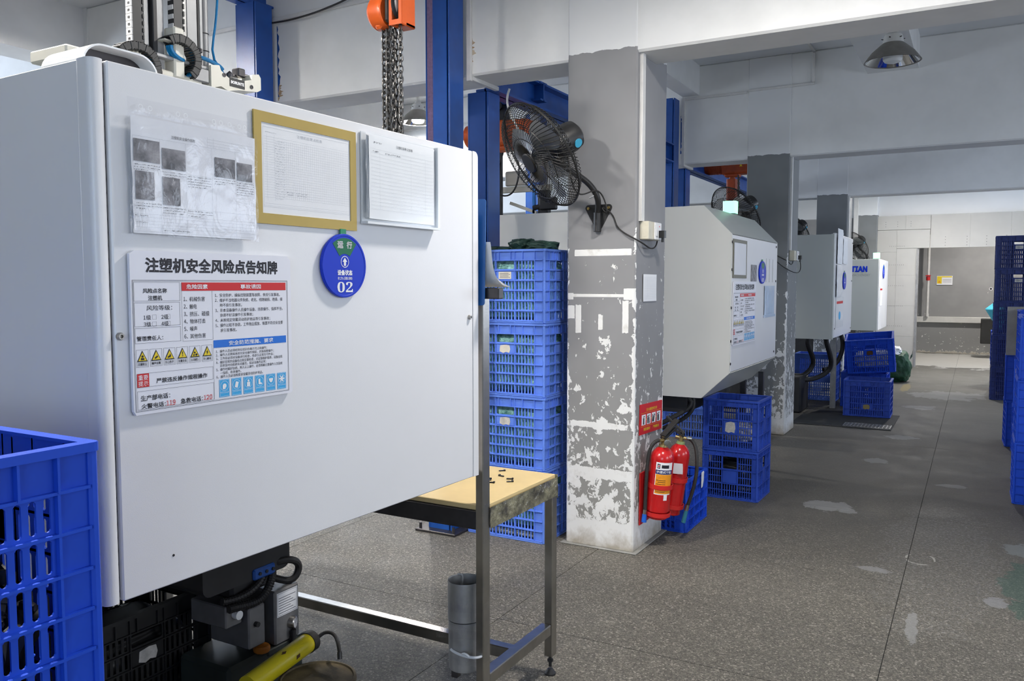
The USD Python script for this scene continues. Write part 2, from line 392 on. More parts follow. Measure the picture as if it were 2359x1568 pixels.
for (cx, cy, rx, ry, rag, rs, c, ang) in (
        (-.83, 5.86, .16, .13, 2.6, 7, (.25, .25, .245), .2), (-.70, 5.80, .05, .07, 2.4, 12, (.24, .24, .235), 0), (-.42, 4.66, .09, .04, 2.6, 13, (.24, .24, .235), 0), (-.20, 3.95, .024, .20, 2.4, 16, (.26, .26, .25), .05),
        (-.70, 7.6, .11, .10, 2.8, 8, (.20, .20, .195), 0), (-.60, 8.9, .14, .12, 2.8, 8, (.20, .20, .195), 0), (.13, 4.45, .05, .07, 2.6, 12, (.24, .24, .24), 0),
        (.30, 5.4, .12, .12, 2.8, 7, (.17, .185, .18), 0), (-.12, 6.9, .10, .06, 2.8, 9, (.18, .18, .175), 0), (-.3, 12.6, .4, .5, 2.6, 4, (.22, .22, .21), 0), (-.55, 11.2, .18, .2, 2.8, 7, (.19, .19, .185), 0)):
    col = g.mixc(g.math('multiply', blob(g, pos, cx, cy, rx, ry, rag, rs, ang=ang), .8), col, c)
col = g.mixc(g.math('multiply', blob(g, pos, .36, 4.75, .20, .45, 2.4, 4), .45), col, (.012, .085, .062))
dust = blob(g, pos, -.14, 5.0, .30, 1.15, 1.5, 6)
col = g.mixc(g.math('multiply', dust, g('map_range', value=g.noise(pos, 60, 4, .75).fac, from_min=.5, from_max=.7, to_min=0, to_max=.5, clamp=True).result), col, (.34, .34, .34))
chalk = g('mapping', mapping_type='texture', vector=pos, location=(-.22, 4.96, 0), scale=(.075, .10, 1000.)).vector
rl = g('vector_math', math_type='length', vector1=chalk).value
ring = g.math('multiply', g.math('less_than', g.math('absolute', g.math('subtract', g.math('add', rl, g.math('multiply', g.noise(pos, 14, 3).fac, .3)), 1.1)), .07), g.math('greater_than', g.noise(pos, 9, 3).fac, .50))
col = g.mixc(g.math('multiply', ring, .55), col, (.55, .54, .48))
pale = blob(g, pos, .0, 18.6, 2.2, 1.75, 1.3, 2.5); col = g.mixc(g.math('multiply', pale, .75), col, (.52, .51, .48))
yel = blob(g, pos, -.86, 13.3, .06, .5, 1.6, 9); col = g.mixc(g.math('multiply', yel, .3), col, (.40, .30, .05))
rough = g('map_range', value=mid, from_min=.3, from_max=.7, to_min=.55, to_max=.75, clamp=True).result
bmp = g('bump', height=g('separate_color', color=v1.color).b, strength=.25, distance=.0006).normal
g.done('terrazzo', g('principled_bsdf', base_color=col, roughness=rough, normal=bmp, specular_ior_level=.28).BSDF)

def flaked(name, grey, white, zline, rects=(), thr=(.445, .595), band=.16, dirty=True, hx=.2075, hy=.24, top_dirt=.06, warm=(.30, .295, .27)):
    """grey paint over white plaster, white above zline; the grey has flaked off, more towards the floor and the corners"""
    g = Graph(); co = g('texture_coordinate').object; s = g('separate_xyz', vector=co)
    n1 = g.noise(g.scl(co, (1, 1, .85)), 14, 6, .6, .3).fac; n2 = g.noise(g.scl(co, (1.25, 1.25, .7)), 22, 5, .6, .5).fac; n3 = g.noise(co, 2.2, 3).fac
    t = g('map_range', value=s.z, from_min=.15, from_max=1.45, to_min=thr[0], to_max=thr[1], clamp=True).result
    t2 = g('map_range', value=s.z, from_min=1.7, from_max=2.1, to_min=0.0, to_max=.3, clamp=True).result
    e = g.math('minimum', g.math('divide', g.math('absolute', s.x), hx), g.math('divide', g.math('absolute', s.y), hy))
    ed = g('map_range', value=e, from_min=.90, from_max=1.0, to_min=0, to_max=.17, clamp=True).result
    t = g.math('subtract', g.math('add', g.math('add', t, t2), .075), ed)
    m = g.math('maximum', g.math('greater_than', n1, t), g.math('greater_than', n2, g.math('add', t, .025)))
    m = g.math('maximum', m, g.math('less_than', g.math('add', s.z, g.math('multiply', g.math('subtract', n1, .5), .30)), band))
    for (x0, x1, z0, z1, rag) in rects:
        a = g.math('divide', g.math('absolute', g.math('subtract', s.x, (x0+x1)/2)), (x1-x0)/2); b = g.math('divide', g.math('absolute', g.math('subtract', s.z, (z0+z1)/2)), (z1-z0)/2)
        d = g.math('add', g.math('maximum', a, b), g.math('multiply', g.math('subtract', n2, .5), rag))
        m = g.math('maximum', m, g.math('multiply', g.math('less_than', d, 1.0), g.math('less_than', s.y, -hy+.006)))
    gcol = g.mixc(g('map_range', value=n3, from_min=.35, from_max=.65, to_min=0, to_max=1, clamp=True).result, grey, tuple(c*.86 for c in grey))
    yl = g('map_range', value=s.z, from_min=.2, from_max=1.3, to_min=.75, to_max=0, clamp=True).result
    gcol = g.mixc(yl, gcol, warm)
    wcol = g.mixc(g('map_range', value=g.noise(co, 9, 5, .7).fac, from_min=.55, from_max=.75, to_min=0, to_max=.5, clamp=True).result, white, (.45, .42, .36))
    foot = g('map_range', value=g.math('add', s.z, g.math('multiply', g.math('subtract', n1, .5), .2)), from_min=.0, from_max=.10, to_min=.8, to_max=0, clamp=True).result
    wcol = g.mixc(foot, wcol, (.32, .27, .19))
    col = g.mixc(m, gcol, wcol)
    up_ = g.math('greater_than', g.math('add', s.z, g.math('multiply', g.math('subtract', n1, .5), .035)), zline)
    col = g.mixc(up_, col, (.74, .75, .755))
    h = g.math('multiply', m, 1.0)
    b = g('bump', height=h, strength=.5, distance=.002, invert=False).normal
    g.done(name, g('principled_bsdf', base_color=col, roughness=.62, normal=b, specular_ior_level=.35).BSDF)
def zy(y): return 1.5-(y-656)/412.7
def lx(px): return -2.045+(px-1307)/150*.415+1.8375
flaked('column_flaked', (.275, .275, .285), (.80, .80, .79), 2.783, rects=[
    (lx(1325), lx(1449), zy(589), zy(574), .12), (lx(1309), lx(1448), zy(684), zy(677), .25), (lx(1432), lx(1457), zy(690), zy(664), .3), (lx(1306), lx(1322), zy(690), zy(675), .4),
    (lx(1327), lx(1340), zy(768), zy(702), .35), (lx(1430), lx(1443), zy(766), zy(692), .3), (lx(1378), lx(1388), zy(760), zy(725), .8), (lx(1306), lx(1460), zy(1110), zy(1085), 1.4),
    (lx(1306), lx(1450), zy(990), zy(977), 2.0), (lx(1375), lx(1400), zy(992), zy(970), .5), (lx(1306), lx(1325), zy(735), zy(704), .4)])
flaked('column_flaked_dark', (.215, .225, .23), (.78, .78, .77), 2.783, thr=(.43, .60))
flaked('wall_flaked', (.34, .34, .34), (.80, .79, .77), 9.0, thr=(.56, .66), band=.03, hx=50, hy=50, warm=(.26, .26, .255))

# plaster of the beams: white with grime and scuffs
g = Graph(); co = g('texture_coordinate').object
n = g.noise(co, 1.8, 6, .62).fac; s1 = g.noise(g.scl(co, (1, 1, 2.5)), 9, 6, .75).fac
col = g.mixc(g('map_range', value=n, from_min=.42, from_max=.72, to_min=0, to_max=.55, clamp=True).result, (.81, .815, .81), (.66, .67, .66))
col = g.mixc(g('map_range', value=s1, from_min=.70, from_max=.78, to_min=0, to_max=.6, clamp=True).result, col, (.40, .40, .38))
g.done('beam_plaster', g('principled_bsdf', base_color=col, roughness=.85, normal=g('bump', height=g.noise(co, 40, 4).fac, strength=.15, distance=.004).normal, specular_ior_level=.25).BSDF)

# ------------------------------------------------------------------ the setting
CZ = 3.74
fl = UsdGeom.Xform.Define(stage, '/World/floor').GetPrim(); put(fl, 'worn speckled grey terrazzo floor of the workshop aisle', None, None, 'structure')
obj('floor_bed', bx(-9.5, 5, -4, 22, -.12, -.006), 'floor_base', fl)
XS = [-9.5, -8.03, -6.48, -4.93, -3.38, -1.83, -.28, 1.27, 2.82, 5.0]
YS = [-4, -2.3, -.95, .41, 1.77, 3.13, 4.495, 5.85, 8.45, 11.2, 14.0, 17.0, 22.0]
for i in range(len(XS)-1):
    for j in range(len(YS)-1):
        obj('floor_slab', bx(XS[i]+.0016, XS[i+1]-.0016, YS[j]+.0016, YS[j+1]-.0016, -.05, 0), 'terrazzo', fl, smooth=False)
struct('ceiling', bx(-9.6, 5.1, -4.1, 22.1, CZ, CZ+.15), 'ceiling_white', 'pale painted concrete ceiling slab', False)
struct('wall_left', cat([bx(-9.65, -9.5, -4, 22, 0, 1.4), bx(-9.65, -9.5, -4, 22, 3.05, CZ)]+[bx(-9.65, -9.5, a, b, 1.4, 3.05) for a, b in ((-4, .9), (3.5, 5.2), (7.8, 9.3), (11.9, 22))]), 'wall_white', 'white far left wall with windows', False)
struct('wall_right', cat([bx(5, 5.15, -4, 22, 0, 1.2), bx(5, 5.15, -4, 22, 2.8, CZ)]+[bx(5, 5.15, a, b, 1.2, 2.8) for a, b in ((-4, .9), (3.5, 5.1), (7.7, 9.2), (11.8, 13.4), (16, 22))]), 'wall_white', 'white right-hand wall with windows', False)
struct('wall_near', cat(bx(-9.5, 0, -4.15, -4, 0, CZ), bx(3, 5, -4.15, -4, 0, CZ), bx(0, 3, -4.15, -4, 0, 1.0), bx(0, 3, -4.15, -4, 2.8, CZ)), 'wall_white', 'white wall behind the camera', False)
wn = 0
def window(x, y0, y1, z0, z1, axis='x'):
    t = thing('window', None, None, kind='structure')
    def q(a0, a1, c0, c1, d): return bx(x-d, x+d, a0, a1, c0, c1) if axis == 'x' else bx(a0, a1, x-d, x+d, c0, c1)
    ym = (y0+y1)/2
    obj('window_frame', cat(q(y0, y1, z0, z0+.06, .04), q(y0, y1, z1-.06, z1, .04), q(y0, y0+.06, z0, z1, .04), q(y1-.06, y1, z0, z1, .04), q(ym-.03, ym+.03, z0, z1, .035)), 'window_frame', t, smooth=False)
    obj('pane', q(y0+.05, ym-.02, z0+.05, z1-.05, .003), 'pane', t, smooth=False); obj('pane', q(ym+.02, y1-.05, z0+.05, z1-.05, .003), 'pane', t, smooth=False)
for a, b in ((.9, 3.5), (5.1, 7.7), (9.2, 11.8), (13.4, 16)): window(5.075, a, b, 1.2, 2.8)
for a, b in ((.9, 3.5), (5.2, 7.8), (9.3, 11.9)): window(-9.575, a, b, 1.4, 3.05)
window(-4.075, 0, 3, 1.0, 2.8, 'y')

BEAM_Y = (.12, 4.285, 8.45, 12.6)
BL = ('plastered concrete cross beam above the camera', 'nearest plastered white cross beam, the one over the pillar with the black fan', 'second white cross beam, beyond the unlit hanging lamp', 'third cross beam, farthest down the aisle')
for y, l in zip(BEAM_Y, BL):
    xb = thing('cross_beam', l, None, kind='structure')
    obj('beam_body', bx(-9.5, 5, y, y+.305, 2.752, CZ, .012), 'beam_plaster', xb, smooth=False)
    if y < 4 or y > 9: continue
    rj = random.Random(int(y*10))
    for (xa, za, zb_, w, mm_) in (((-4.272, 2.80, 3.28, .035, 'blue_steel'), (-2.715, 2.92, 3.10, .022, 'blue_steel'), (-2.700, 2.80, 2.99, .05, 'rust_stain'), (-4.272, 2.775, 2.90, .06, 'rust_stain')) if y < 5 else ((-2.738, 2.86, 3.25, .03, 'blue_steel'),)):
        zs_ = np.linspace(za, zb_, 22); ed = [(xa+w*rj.uniform(.15, 1.0)*math.sin(math.pi*min(1, max(.12, (k+.5)/22)))**.6, zz) for k, zz in enumerate(zs_)]
        obj('paint_smear' if mm_ == 'blue_steel' else 'rust_stain', xf(flat(Polygon([(xa, zs_[0])]+ed+[(xa, zs_[-1])]).buffer(0)), frame((0, y-.0006-.0004*(mm_ == 'blue_steel'), 0), (1, 0, 0), (0, 0, 1))), mm_, xb, 'blue paint smeared past the post' if mm_ == 'blue_steel' else 'orange rust stain', smooth=False)
for k in range(4):
    y0 = BEAM_Y[k]+.305; y1 = BEAM_Y[k+1] if k < 3 else 16.6
    struct('long_beam', bx(-2.72, -2.545, y0, y1, 3.44, CZ), 'beam_plaster', 'narrow beam along the ceiling above the machines, bay %d from the camera' % (k+1), False)
    struct('long_beam', bx(-.95, -.52, y0, y1, 3.46, CZ), 'beam_plaster', 'wide beam along the ceiling over the aisle, bay %d from the camera' % (k+1), False)
struct('long_beam', bx(-6.75, -6.406, -4, 4.285, 3.30, CZ), 'beam_plaster', 'deep beam along the ceiling at upper left', False)
struct('long_beam', bx(-6.75, -6.406, 4.59, 8.45, 3.30, CZ), 'beam_plaster', 'deep beam on the left behind the first cross beam', False)
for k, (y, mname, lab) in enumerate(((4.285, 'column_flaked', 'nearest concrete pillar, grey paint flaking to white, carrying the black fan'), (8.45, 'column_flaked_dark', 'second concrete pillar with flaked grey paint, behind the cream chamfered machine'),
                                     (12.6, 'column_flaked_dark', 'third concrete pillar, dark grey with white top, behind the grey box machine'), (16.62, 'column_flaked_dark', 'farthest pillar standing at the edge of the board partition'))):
    x = thing('pillar', lab, None, (-1.8375, y+.24, 0), kind='structure')
    obj('pillar_shaft', bx(-.2075, .2075, -.246, .24, 0, CZ, .008), mname, x, smooth=False)
    if k == 0: obj('pillar_footing', bx(-.235, .235, -.27, .27, 0, .006, .003), 'concrete', x)
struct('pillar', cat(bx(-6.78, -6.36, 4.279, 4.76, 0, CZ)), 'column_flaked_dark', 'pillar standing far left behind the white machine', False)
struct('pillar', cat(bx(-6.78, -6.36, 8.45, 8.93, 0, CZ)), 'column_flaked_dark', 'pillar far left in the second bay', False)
# back of the hall: board partition with an opening, a recess behind it
wb = thing('wall_back', 'pale cement board partition across the end of the aisle, white above', None, kind='structure')
obj('upper_wall', bx(-9.5, 5, 16.86, 16.98, 2.76, CZ), 'wall_white', wb, smooth=False)
BR = [(-1.63, -1.30, .005, .56), (-1.63, -1.30, .56, 1.12), (-1.63, -1.30, 1.12, 1.68), (-1.63, -1.30, 1.68, 2.10), (-1.30, -.972, .005, .56), (-1.30, -.972, .56, 1.12), (-1.30, -.972, 1.12, 1.68), (-1.30, -.972, 1.68, 2.16),
      (-1.63, -1.30, 2.10, 2.50), (-1.30, -.76, 2.165, 2.50), (-1.63, -1.16, 2.505, 2.76), (-1.16, -.755, 2.505, 2.76)]
BR += [(-.75+.62*k, -.75+.62*(k+1), 2.165, 2.76) for k in range(9)]
BR += [(1.7+.8*k, 2.5+.8*k, .005, 2.16) for k in range(4)]
for (a, b, c, d) in BR: obj('cement_board', bx(a+.0007, b-.0007, 16.70, 16.75, c+.0007, d-.0007, .0008), 'cement_board', wb, smooth=False)
dots = []
for zz in (.36, .74, 1.11, 1.48, 1.86, 2.2):
    for k in range(8): dots.append(bx(-1.42+.034*k, -1.412+.034*k, 16.696, 16.70, zz, zz+.012))
for xx in (-.52, -.18, .12, .42):
    for k in range(4): dots.append(bx(xx, xx+.012, 16.696, 16.70, 2.20+.05*k, 2.212+.05*k))
for xx in (-1.5, -1.3, -1.08): dots += [bx(xx, xx+.01, 16.696, 16.70, 2.56+.04*k, 2.572+.04*k) for k in range(3)]
obj('screw_dots', cat(dots), 'board_dot', wb, kind='stuff', smooth=False)
obj('partition_stud', cat(bx(-.99, -.935, 16.75, 16.84, 0, 2.16), bx(-.972, -.955, 16.69, 16.76, 0, 2.16)), 'galvanised', wb, smooth=False)
obj('left_wall_panel', bx(-9.5, -1.64, 16.86, 16.95, 0, 2.76), 'wall_flaked', wb, smooth=False)
obj('bottom_hole', ext(Polygon([(-1.03, .13), (-.985, .19), (-.975, .32), (-.99, .24), (-1.01, .21), (-1.02, .16)]), .004, frame((0, 16.698, 0), (1, 0, 0), (0, 0, 1))), 'sack_dark', wb, 'torn dark hole in the lower board edge')
rw = thing('wall_recess', 'grey flaked wall of the recess beyond the board partition', None, kind='structure')
obj('lower_wall', bx(-3, 5, 20.5, 20.62, 0, .68), 'wall_flaked', rw, smooth=False)
obj('upper_wall', bx(-3, 5, 20.56, 20.68, .66, CZ), 'wall_flaked', rw, smooth=False)
obj('ledge', bx(-3, 5, 20.42, 20.6, .675, .80, .006), 'sill', rw, 'off-white projecting ledge', smooth=False)
obj('side_wall', bx(-3.1, -3, 17, 20.6, 0, CZ), 'wall_flaked', rw, smooth=False)
# ------------------------------------------------------------------ nearest machine (guard cabinet)
A1 = math.radians(1.708); N1 = np.array([math.cos(A1), -math.sin(A1), 0]); U1 = np.array([math.sin(A1), math.cos(A1), 0]); P0 = np.array([-1.372, 2.2, 0])
F1 = frame(P0, N1, U1)
def on1(s, z, off=0.0): return P0+U1*s+N1*off+np.array([0, 0, z])
def sheet1(s, z, off): return frame(on1(s, z, off), U1, (0, 0, 1))    # x along the panel, y up, z out of it
m1 = thing('injection_machine', 'big white guard cabinet of the nearest machine, covered with notices', 'machine', M=F1)
dp = sbox(-1.217, .893, -.011, 1.913)
obj('door_panel', bx(-.025, 0, -1.2170, -.0095, .893, 1.9125, .0025), 'panel_white', m1, smooth=False)
obj('corner_post', rbox(-.05, 0, -1.251, -1.2190, .892, 1.913, .014, 4), 'panel_white', m1)
rp = Polygon([(-.0075, .893), (.021, .893)]+[(.021-.018*(1-math.cos(a)), 1.895+.018*math.sin(a)) for a in np.linspace(0, math.pi/2, 6)]+[(-.0075, 1.913)])
obj('edge_strip', prism_x(list(rp.exterior.coords)[:-1], -.03, .0005), 'panel_white', m1, smooth=False)
for a_, b_ in ((-1.2225, -1.215), (-.0125, -.006)): obj('seam', bx(-.03, -.012, a_, b_, .90, 1.908), 'gap_dark', m1, 'dark seam between door and frame', smooth=False)
obj('side_panel', bx(-1.15, -.018, -1.249, -1.235, .895, 1.912, .002), 'panel_white', m1, smooth=False)
obj('top_panel', bx(-.34, -.02, -1.235, .015, 1.898, 1.911), 'panel_white', m1, smooth=False)
obj('end_panel', bx(-1.0, -.03, 0.0, .018, .895, 1.90), 'panel_white', m1, smooth=False)
def hexbolt(r, h): return cat(lathe([(0, 0), (r, 0), (r, h*.6), (r*.8, h), (r*.45, h), (r*.45, h*.5), (0, h*.5)], 16))
for s, z in ((-1.209, 1.403), (-.030, 1.400)): obj('bolt', xf(hexbolt(.0075, .008), frame((0, s, z), (0, 1, 0), (0, 0, 1))), 'steel', m1)
obj('screw_hole', cat([xf(lathe([(0, 0), (.0028, 0), (.002, .0015), (0, .0015)], 10), frame((0, -1.105, .952), (0, 1, 0), (0, 0, 1)))]), 'gap_dark', m1)
obj('platen_block', bx(-1.35, -.12, -1.2, -.19, .92, 1.86, .02), 'iron_dark_green', m1, smooth=False)
obj('machine_bed', cat(bx(-2.6, -1.45, -1.25, -.30, 0, .90, .02), bx(-1.5, -.3, -1.2, -.35, .78, .93, .02)), 'iron_black', m1, smooth=False)
# arched sheet hood on the top
def arch(y0, y1, h, r, n=8):
    return [(y0, 0)]+[(y0+r-r*math.cos(a), h-r+r*math.sin(a)) for a in np.linspace(0, math.pi/2, n)]+[(y1-r+r*math.sin(a), h-r+r*math.cos(a)) for a in np.linspace(0, math.pi/2, n)]+[(y1, 0)]
ar = LineString(arch(-1.215, -1.055, .050, .042)).buffer(.0018, cap_style=2)
obj('hood', tr(prism_x(list(ar.exterior.coords)[:-1], -.215, -.075), 0, 0, 1.911), 'white_paint', m1, 'white arched sheet hood on the cabinet top')

obj('hood_back', tr(prism_x(list(Polygon(arch(-1.213, -1.057, .048, .041)).exterior.coords)[:-1], -.12, -.115), 0, 0, 1.911), 'steel_dark', m1, 'dark grey inside of the hood', smooth=False)
# ---- machine drive under the cabinet
pu = thing('lubrication_pump', 'grey oil pump unit with round pressure gauge under the white cabinet', 'pump', (-2.1, 2.1, 0))
obj('front_box', bx(-.22, 0, -.055, .065, .235, .430, .006), 'pump_grey', pu, smooth=False)
obj('rating_plate', xf(cat(rect(0, 0, .10, .085)), frame((.0006, -.045, .335), (0, 1, 0), (0, 0, 1))), 'sheet_plastic', pu, smooth=False)
obj('plate_print', xf(cat([rect(.008, .01+.009*k, .09-.012*(k % 3), .0125+.009*k) for k in range(7)]+[outline(.003, .003, .097, .082, .0012)]), frame((.001, -.045, .335), (0, 1, 0), (0, 0, 1))), 'print_grey', pu, smooth=False)
obj('side_box', bx(-.2, -.01, -.165, -.09, .262, .405, .005), 'pump_grey', pu, smooth=False)
obj('box_knob', cyl((-.01, -.135, .345), (.004, -.135, .345), .009, 14), 'rubber', pu)
obj('back_box', bx(-.2, -.03, -.245, -.175, .36, .436, .004), 'pump_grey', pu, smooth=False)
obj('pilot_lamp', cyl((-.03, -.205, .400), (-.008, -.205, .400), .015, 18), 'bulb_off', pu)
obj('reservoir', cat(bx(-.25, -.005, -.26, .09, 0, .235, .012), bx(-.25, .0, -.09, .10, .212, .2345, .004)), 'iron_dark_green', pu, smooth=False)
obj('filler_cap', xf(lathe([(0, 0), (.026, 0), (.029, .006), (.029, .016), (.024, .022), (0, .022)], 24), trimesh.transformations.translation_matrix((-.02, -.10, .233))), 'cap_orange', pu, 'orange filler cap')
obj('gauge_stem', cyl((.012, .02, .22), (.012, .02, .272), .010, 12), 'iron_black', pu)
gz = frame((.012, .03, .296), (-.35, .94, 0), (0, 0, 1))
ga = obj('pressure_gauge', xf(lathe([(0, -.025), (.020, -.025), (.0225, -.02), (.0225, 0), (.0195, .003), (.0195, 0), (0, 0)], 28), gz), 'steel', pu)
obj('dial', xf(lathe([(0, .0006), (.0195, .0006)], 28), gz), 'gauge_face', ga)
obj('needle', xf(cat(rect(-.001, -.004, .001, .014, .0012).apply_transform(rotz(-.6)), *[rect(-.0005, .0135, .0005, .017, .0012).apply_transform(rotz(a)) for a in np.linspace(-2.2, 2.2, 11)]), gz), 'print_black', ga, smooth=False)
hy = thing('hydraulic_unit', 'black hydraulic valve block with looped hoses right under the white cabinet', 'hydraulics', (-2.1, 2.1, 0))
obj('valve_block', cat(rbox(-.72, -.01, -.35, .03, .50, .77, .03, 4, axis=0), bx(-.4, -.05, -.2, .0, .44, .50, .01)), 'iron_black', hy)
obj('manifold', bx(-.12, 0.0, -.145, -.045, .497, .535, .006), 'blue_steel', hy, 'blue painted manifold with bolt holes', smooth=False)
obj('manifold_bolts', cat([cyl((0, -.12+.03*k, .517), (.004, -.12+.03*k, .517), .006, 10) for k in range(3)]), 'iron_black', hy)
obj('hose', tube(spline([(-.08, -.02, .48), (.0, .02, .525), (.0, .064, .485), (-.01, .05, .448), (-.05, .0, .455), (-.1, -.06, .47)], 30), .013, 10), 'rubber', hy)
rib = spline([(-.02, -.24, .43), (-.01, -.18, .425), (-.0, -.12, .43), (-.01, -.06, .475), (-.05, -.02, .50)], 90)
obj('hose', tube(rib, .014+.0022*np.sin(np.arange(90)*2.1), 9), 'rubber', hy, 'ribbed flexible hose')
obj('hose', tube(spline([(-.04, -.25, .455), (-.03, -.18, .45), (-.03, -.1, .47), (-.06, -.04, .51)], 60), .012+.002*np.sin(np.arange(60)*2.1), 9), 'rubber', hy, 'ribbed flexible hose')
dr = thing('oil_drum', 'dirty stained drum lid under the yellow grease gun', 'drum', (-1.815, 1.945, 0))
obj('barrel', lathe([(0, 0), (.120, 0), (.123, .01), (.120, .08), (.123, .085), (.120, .09), (.120, .225), (0, .225)], 40), 'sill', dr)
obj('lid', lathe([(0, .222), (.124, .222), (.126, .228), (.124, .234), (.116, .236), (.113, .231), (0, .231)], 40), 'dirty_wood', dr, 'grimy brown lid')
gu = thing('grease_gun', 'yellow grease gun with black hose lying on the dirty drum', 'grease gun', (0, 0, 0))
ga0, ga1 = np.array([-1.915, 1.745, .268]), np.array([-1.960, 2.055, .276])
obj('tube', cyl(ga0, ga1, .0335, 28), 'yellow_paint', gu)
dg = (ga1-ga0)/np.linalg.norm(ga1-ga0)
obj('end_cap', cyl(ga1-dg*.004, ga1+dg*.024, .0365, 28), 'rubber', gu)
obj('rust_patch', xf(flat(Polygon([(r*math.cos(t), r*.7*math.sin(t)) for t, r in zip(np.linspace(0, 6.28, 9)[:-1], (.010, .014, .008, .012, .009, .015, .007, .011))])), frame(ga0+dg*.22+np.array([.0342, 0, .003]), dg, (-.1, 0, 1))), 'rust', gu, smooth=False)
obj('rust_patch', xf(flat(Polygon([(r*math.cos(t), r*.6*math.sin(t)) for t, r in zip(np.linspace(0, 6.28, 9)[:-1], (.014, .008, .012, .007, .015, .009, .011, .008))])), frame(ga0+dg*.17+np.array([.012, 0, .0325]), dg, (-1, 0, .3))), 'rust', gu, smooth=False)
obj('nozzle_hose', tube(spline([ga1+dg*.02, (-1.94, 2.085, .288), (-1.925, 2.100, .302), (-1.895, 2.105, .306), (-1.858, 2.088, .300), (-1.82, 2.055, .292), (-1.805, 2.042, .280)], 24), .0065, 9), 'rubber', gu)
obj('nozzle', cyl((-1.806, 2.043, .283), (-1.800, 2.037, .262), .008, 12), 'black_plastic', gu)

# ------------------------------------------------------------------ notices on the white cabinet
def mm(*a): return [v/1000 for v in a]
def T(s, x0, y0, x1, y1, **k): return text(s, x0/1000, y0/1000, x1/1000, y1/1000, **k)
def TL(s, x, y, pitch, h, **k): return text(s, x/1000, y/1000-.0006, (x+pitch*(len(s)-.35))/1000, (y+h)/1000, **k)
def R(x0, y0, x1, y1): return rect(x0/1000, y0/1000, x1/1000, y1/1000)
def O(x0, y0, x1, y1, w=.5): return outline(x0/1000, y0/1000, x1/1000, y1/1000, w/1000)
def tri(cx, y0, w, h): return Polygon([(cx-w/2, y0), (cx+w/2, y0), (cx, y0+h)])
def sc(poly): return saf.scale(poly, .001, .001, origin=(0, 0))
def safety_board(t, sub=True):
    cb = Polygon([(.0, .008), (.005, 0), (.402, 0), (.408, .004), (.408, .306), (.398, .316), (.010, .316), (.0, .31)])
    obj('board', ext(cb, .007), 'board_white', t, smooth=False)
    K = lambda *m: tr(cat(*m), 0, 0, .0075)
    obj('title', K(T('注塑机安全风险点告知牌', 33, 274, 368, 304, px=96, bold=3)), 'print_black', t, smooth=False)
    fr = [O(3.5, 6.5, 397, 260, .9), O(5.5, 8.5, 395, 258, .4)]
    for b in ((6.5, 219, 109, 256), (6.5, 170.5, 108, 216.5), (6.5, 138, 108.5, 167.5), (8, 53, 185, 80), (8, 10, 186, 46)): fr.append(O(*b, .6))
    fr += [R(112.5, 137, 113, 256), R(186.8, 137, 187.3, 238), R(112.5, 136.7, 187, 137.2), R(186.8, 10, 187.2, 118)]
    for k in range(6):
        x = 7.5+30*k; fr += [O(x, 92, x+26.5, 126, .5), O(x+2, 94, x+24.5, 101.5, .35)]
    for (x, y) in ((45, 183), (76, 183), (45, 168.5+1), (76, 169.5)): fr.append(O(x, y+.5, x+9, y+9.5, .4))
    obj('ruled_lines', K(*fr), 'print_grey', t, smooth=False)
    bk = [T('风险点名称', 26, 234.5, 79, 244, bold=1), T('注塑机', 37, 220.5, 68, 230, bold=1), T('风险等级：', 33, 201, 90, 211), T('管理责任人：', 10, 142.5, 68, 152, bold=1),
          T('严禁违反操作规程操作', 50, 58, 170, 68, bold=1), T('生产部电话：', 15, 26, 80, 37, bold=1), T('火警电话：', 16, 10.8, 70, 21, bold=1), T('急救电话：', 104, 11, 158, 21.5, bold=1)]
    for s, x, y in (('1级', 26, 183), ('2级', 65, 183), ('3级', 26, 168.8+1), ('4级', 65, 169.8)): bk.append(T(s, x, y, x+16, y+9.5))
    for k, s in enumerate(('机械伤害', '触电', '挤压、碰撞', '物体打击', '噪声', '其他伤害')):
        y = 217.5-15.1*k; bk += [T('%d、' % (k+1), 117, y, 125, y+8.6), TL(s, 131, y, 10.3, 9.2)]
    for k, s in enumerate(('1、安全防护、操纵控制装置等故障、失控引发事故。', '2、维护不当电器元件失修、老化、线路破损、绝缘、接', '地不良引发事故；', '3、非本设备操作人员操作设备、违章操作、指挥不当，', '协调不好误操作引发事故；', '4、未按规定穿戴劳动防护用品等引发事故；', '5、操作过程不协调，工件物品摆放、堆置不符合安全要', '求引发事故。')):
        bk.append(TL(s, 206 if k in (2, 4, 7) else 194, 225.5-10.6*k, 7.6, 7.2))
    for k, s in enumerate(('1、操作人员必须经岗位培训合格方可上岗操作；', '2、操作人员熟知本岗位安全操作规程，并按规程操作；', '3、工作前必须对设备进行检查，各部位正常方可作业；', '4、做好日常的设备检点和定期检查，并定期维护保养，设备出现', '异常及时向机修车间报告，保证设备的正常；', '5、操作时做好协调，两人以上操作，必须明确主要操作人员及统', '一指挥，有序操作。', '6、操作人员必须按要求穿戴劳动防护用品。')):
        bk.append(TL(s, 203 if k in (4, 6) else 193, 107.5-7.7*k, 6.45, 6.0))
    for k, s in enumerate(('注意粉尘', '噪声有害', '当心伤手', '注意安全', '当心机械伤人', '当心触电')): bk.append(T(s, 11+30*k, 95.2, 30.5+30*k, 100.6, bold=1))
    obj('black_print', K(*bk), 'print_black', t, smooth=False)
    obj('red_band', K(R(113, 238.5, 391.5, 255.5)), 'print_red', t, smooth=False); obj('red_square', K(R(8, 53.5, 34, 79.5)), 'print_red', t, smooth=False)
    obj('red_numbers', K(T('119', 71, 11, 92, 21.5, bold=1), T('120', 160, 11.5, 181, 22, bold=1)), 'print_red', t, kind='stuff', smooth=False)
    obj('blue_print', K(R(187.5, 118.5, 390, 134.5)), 'print_blue', t, smooth=False)
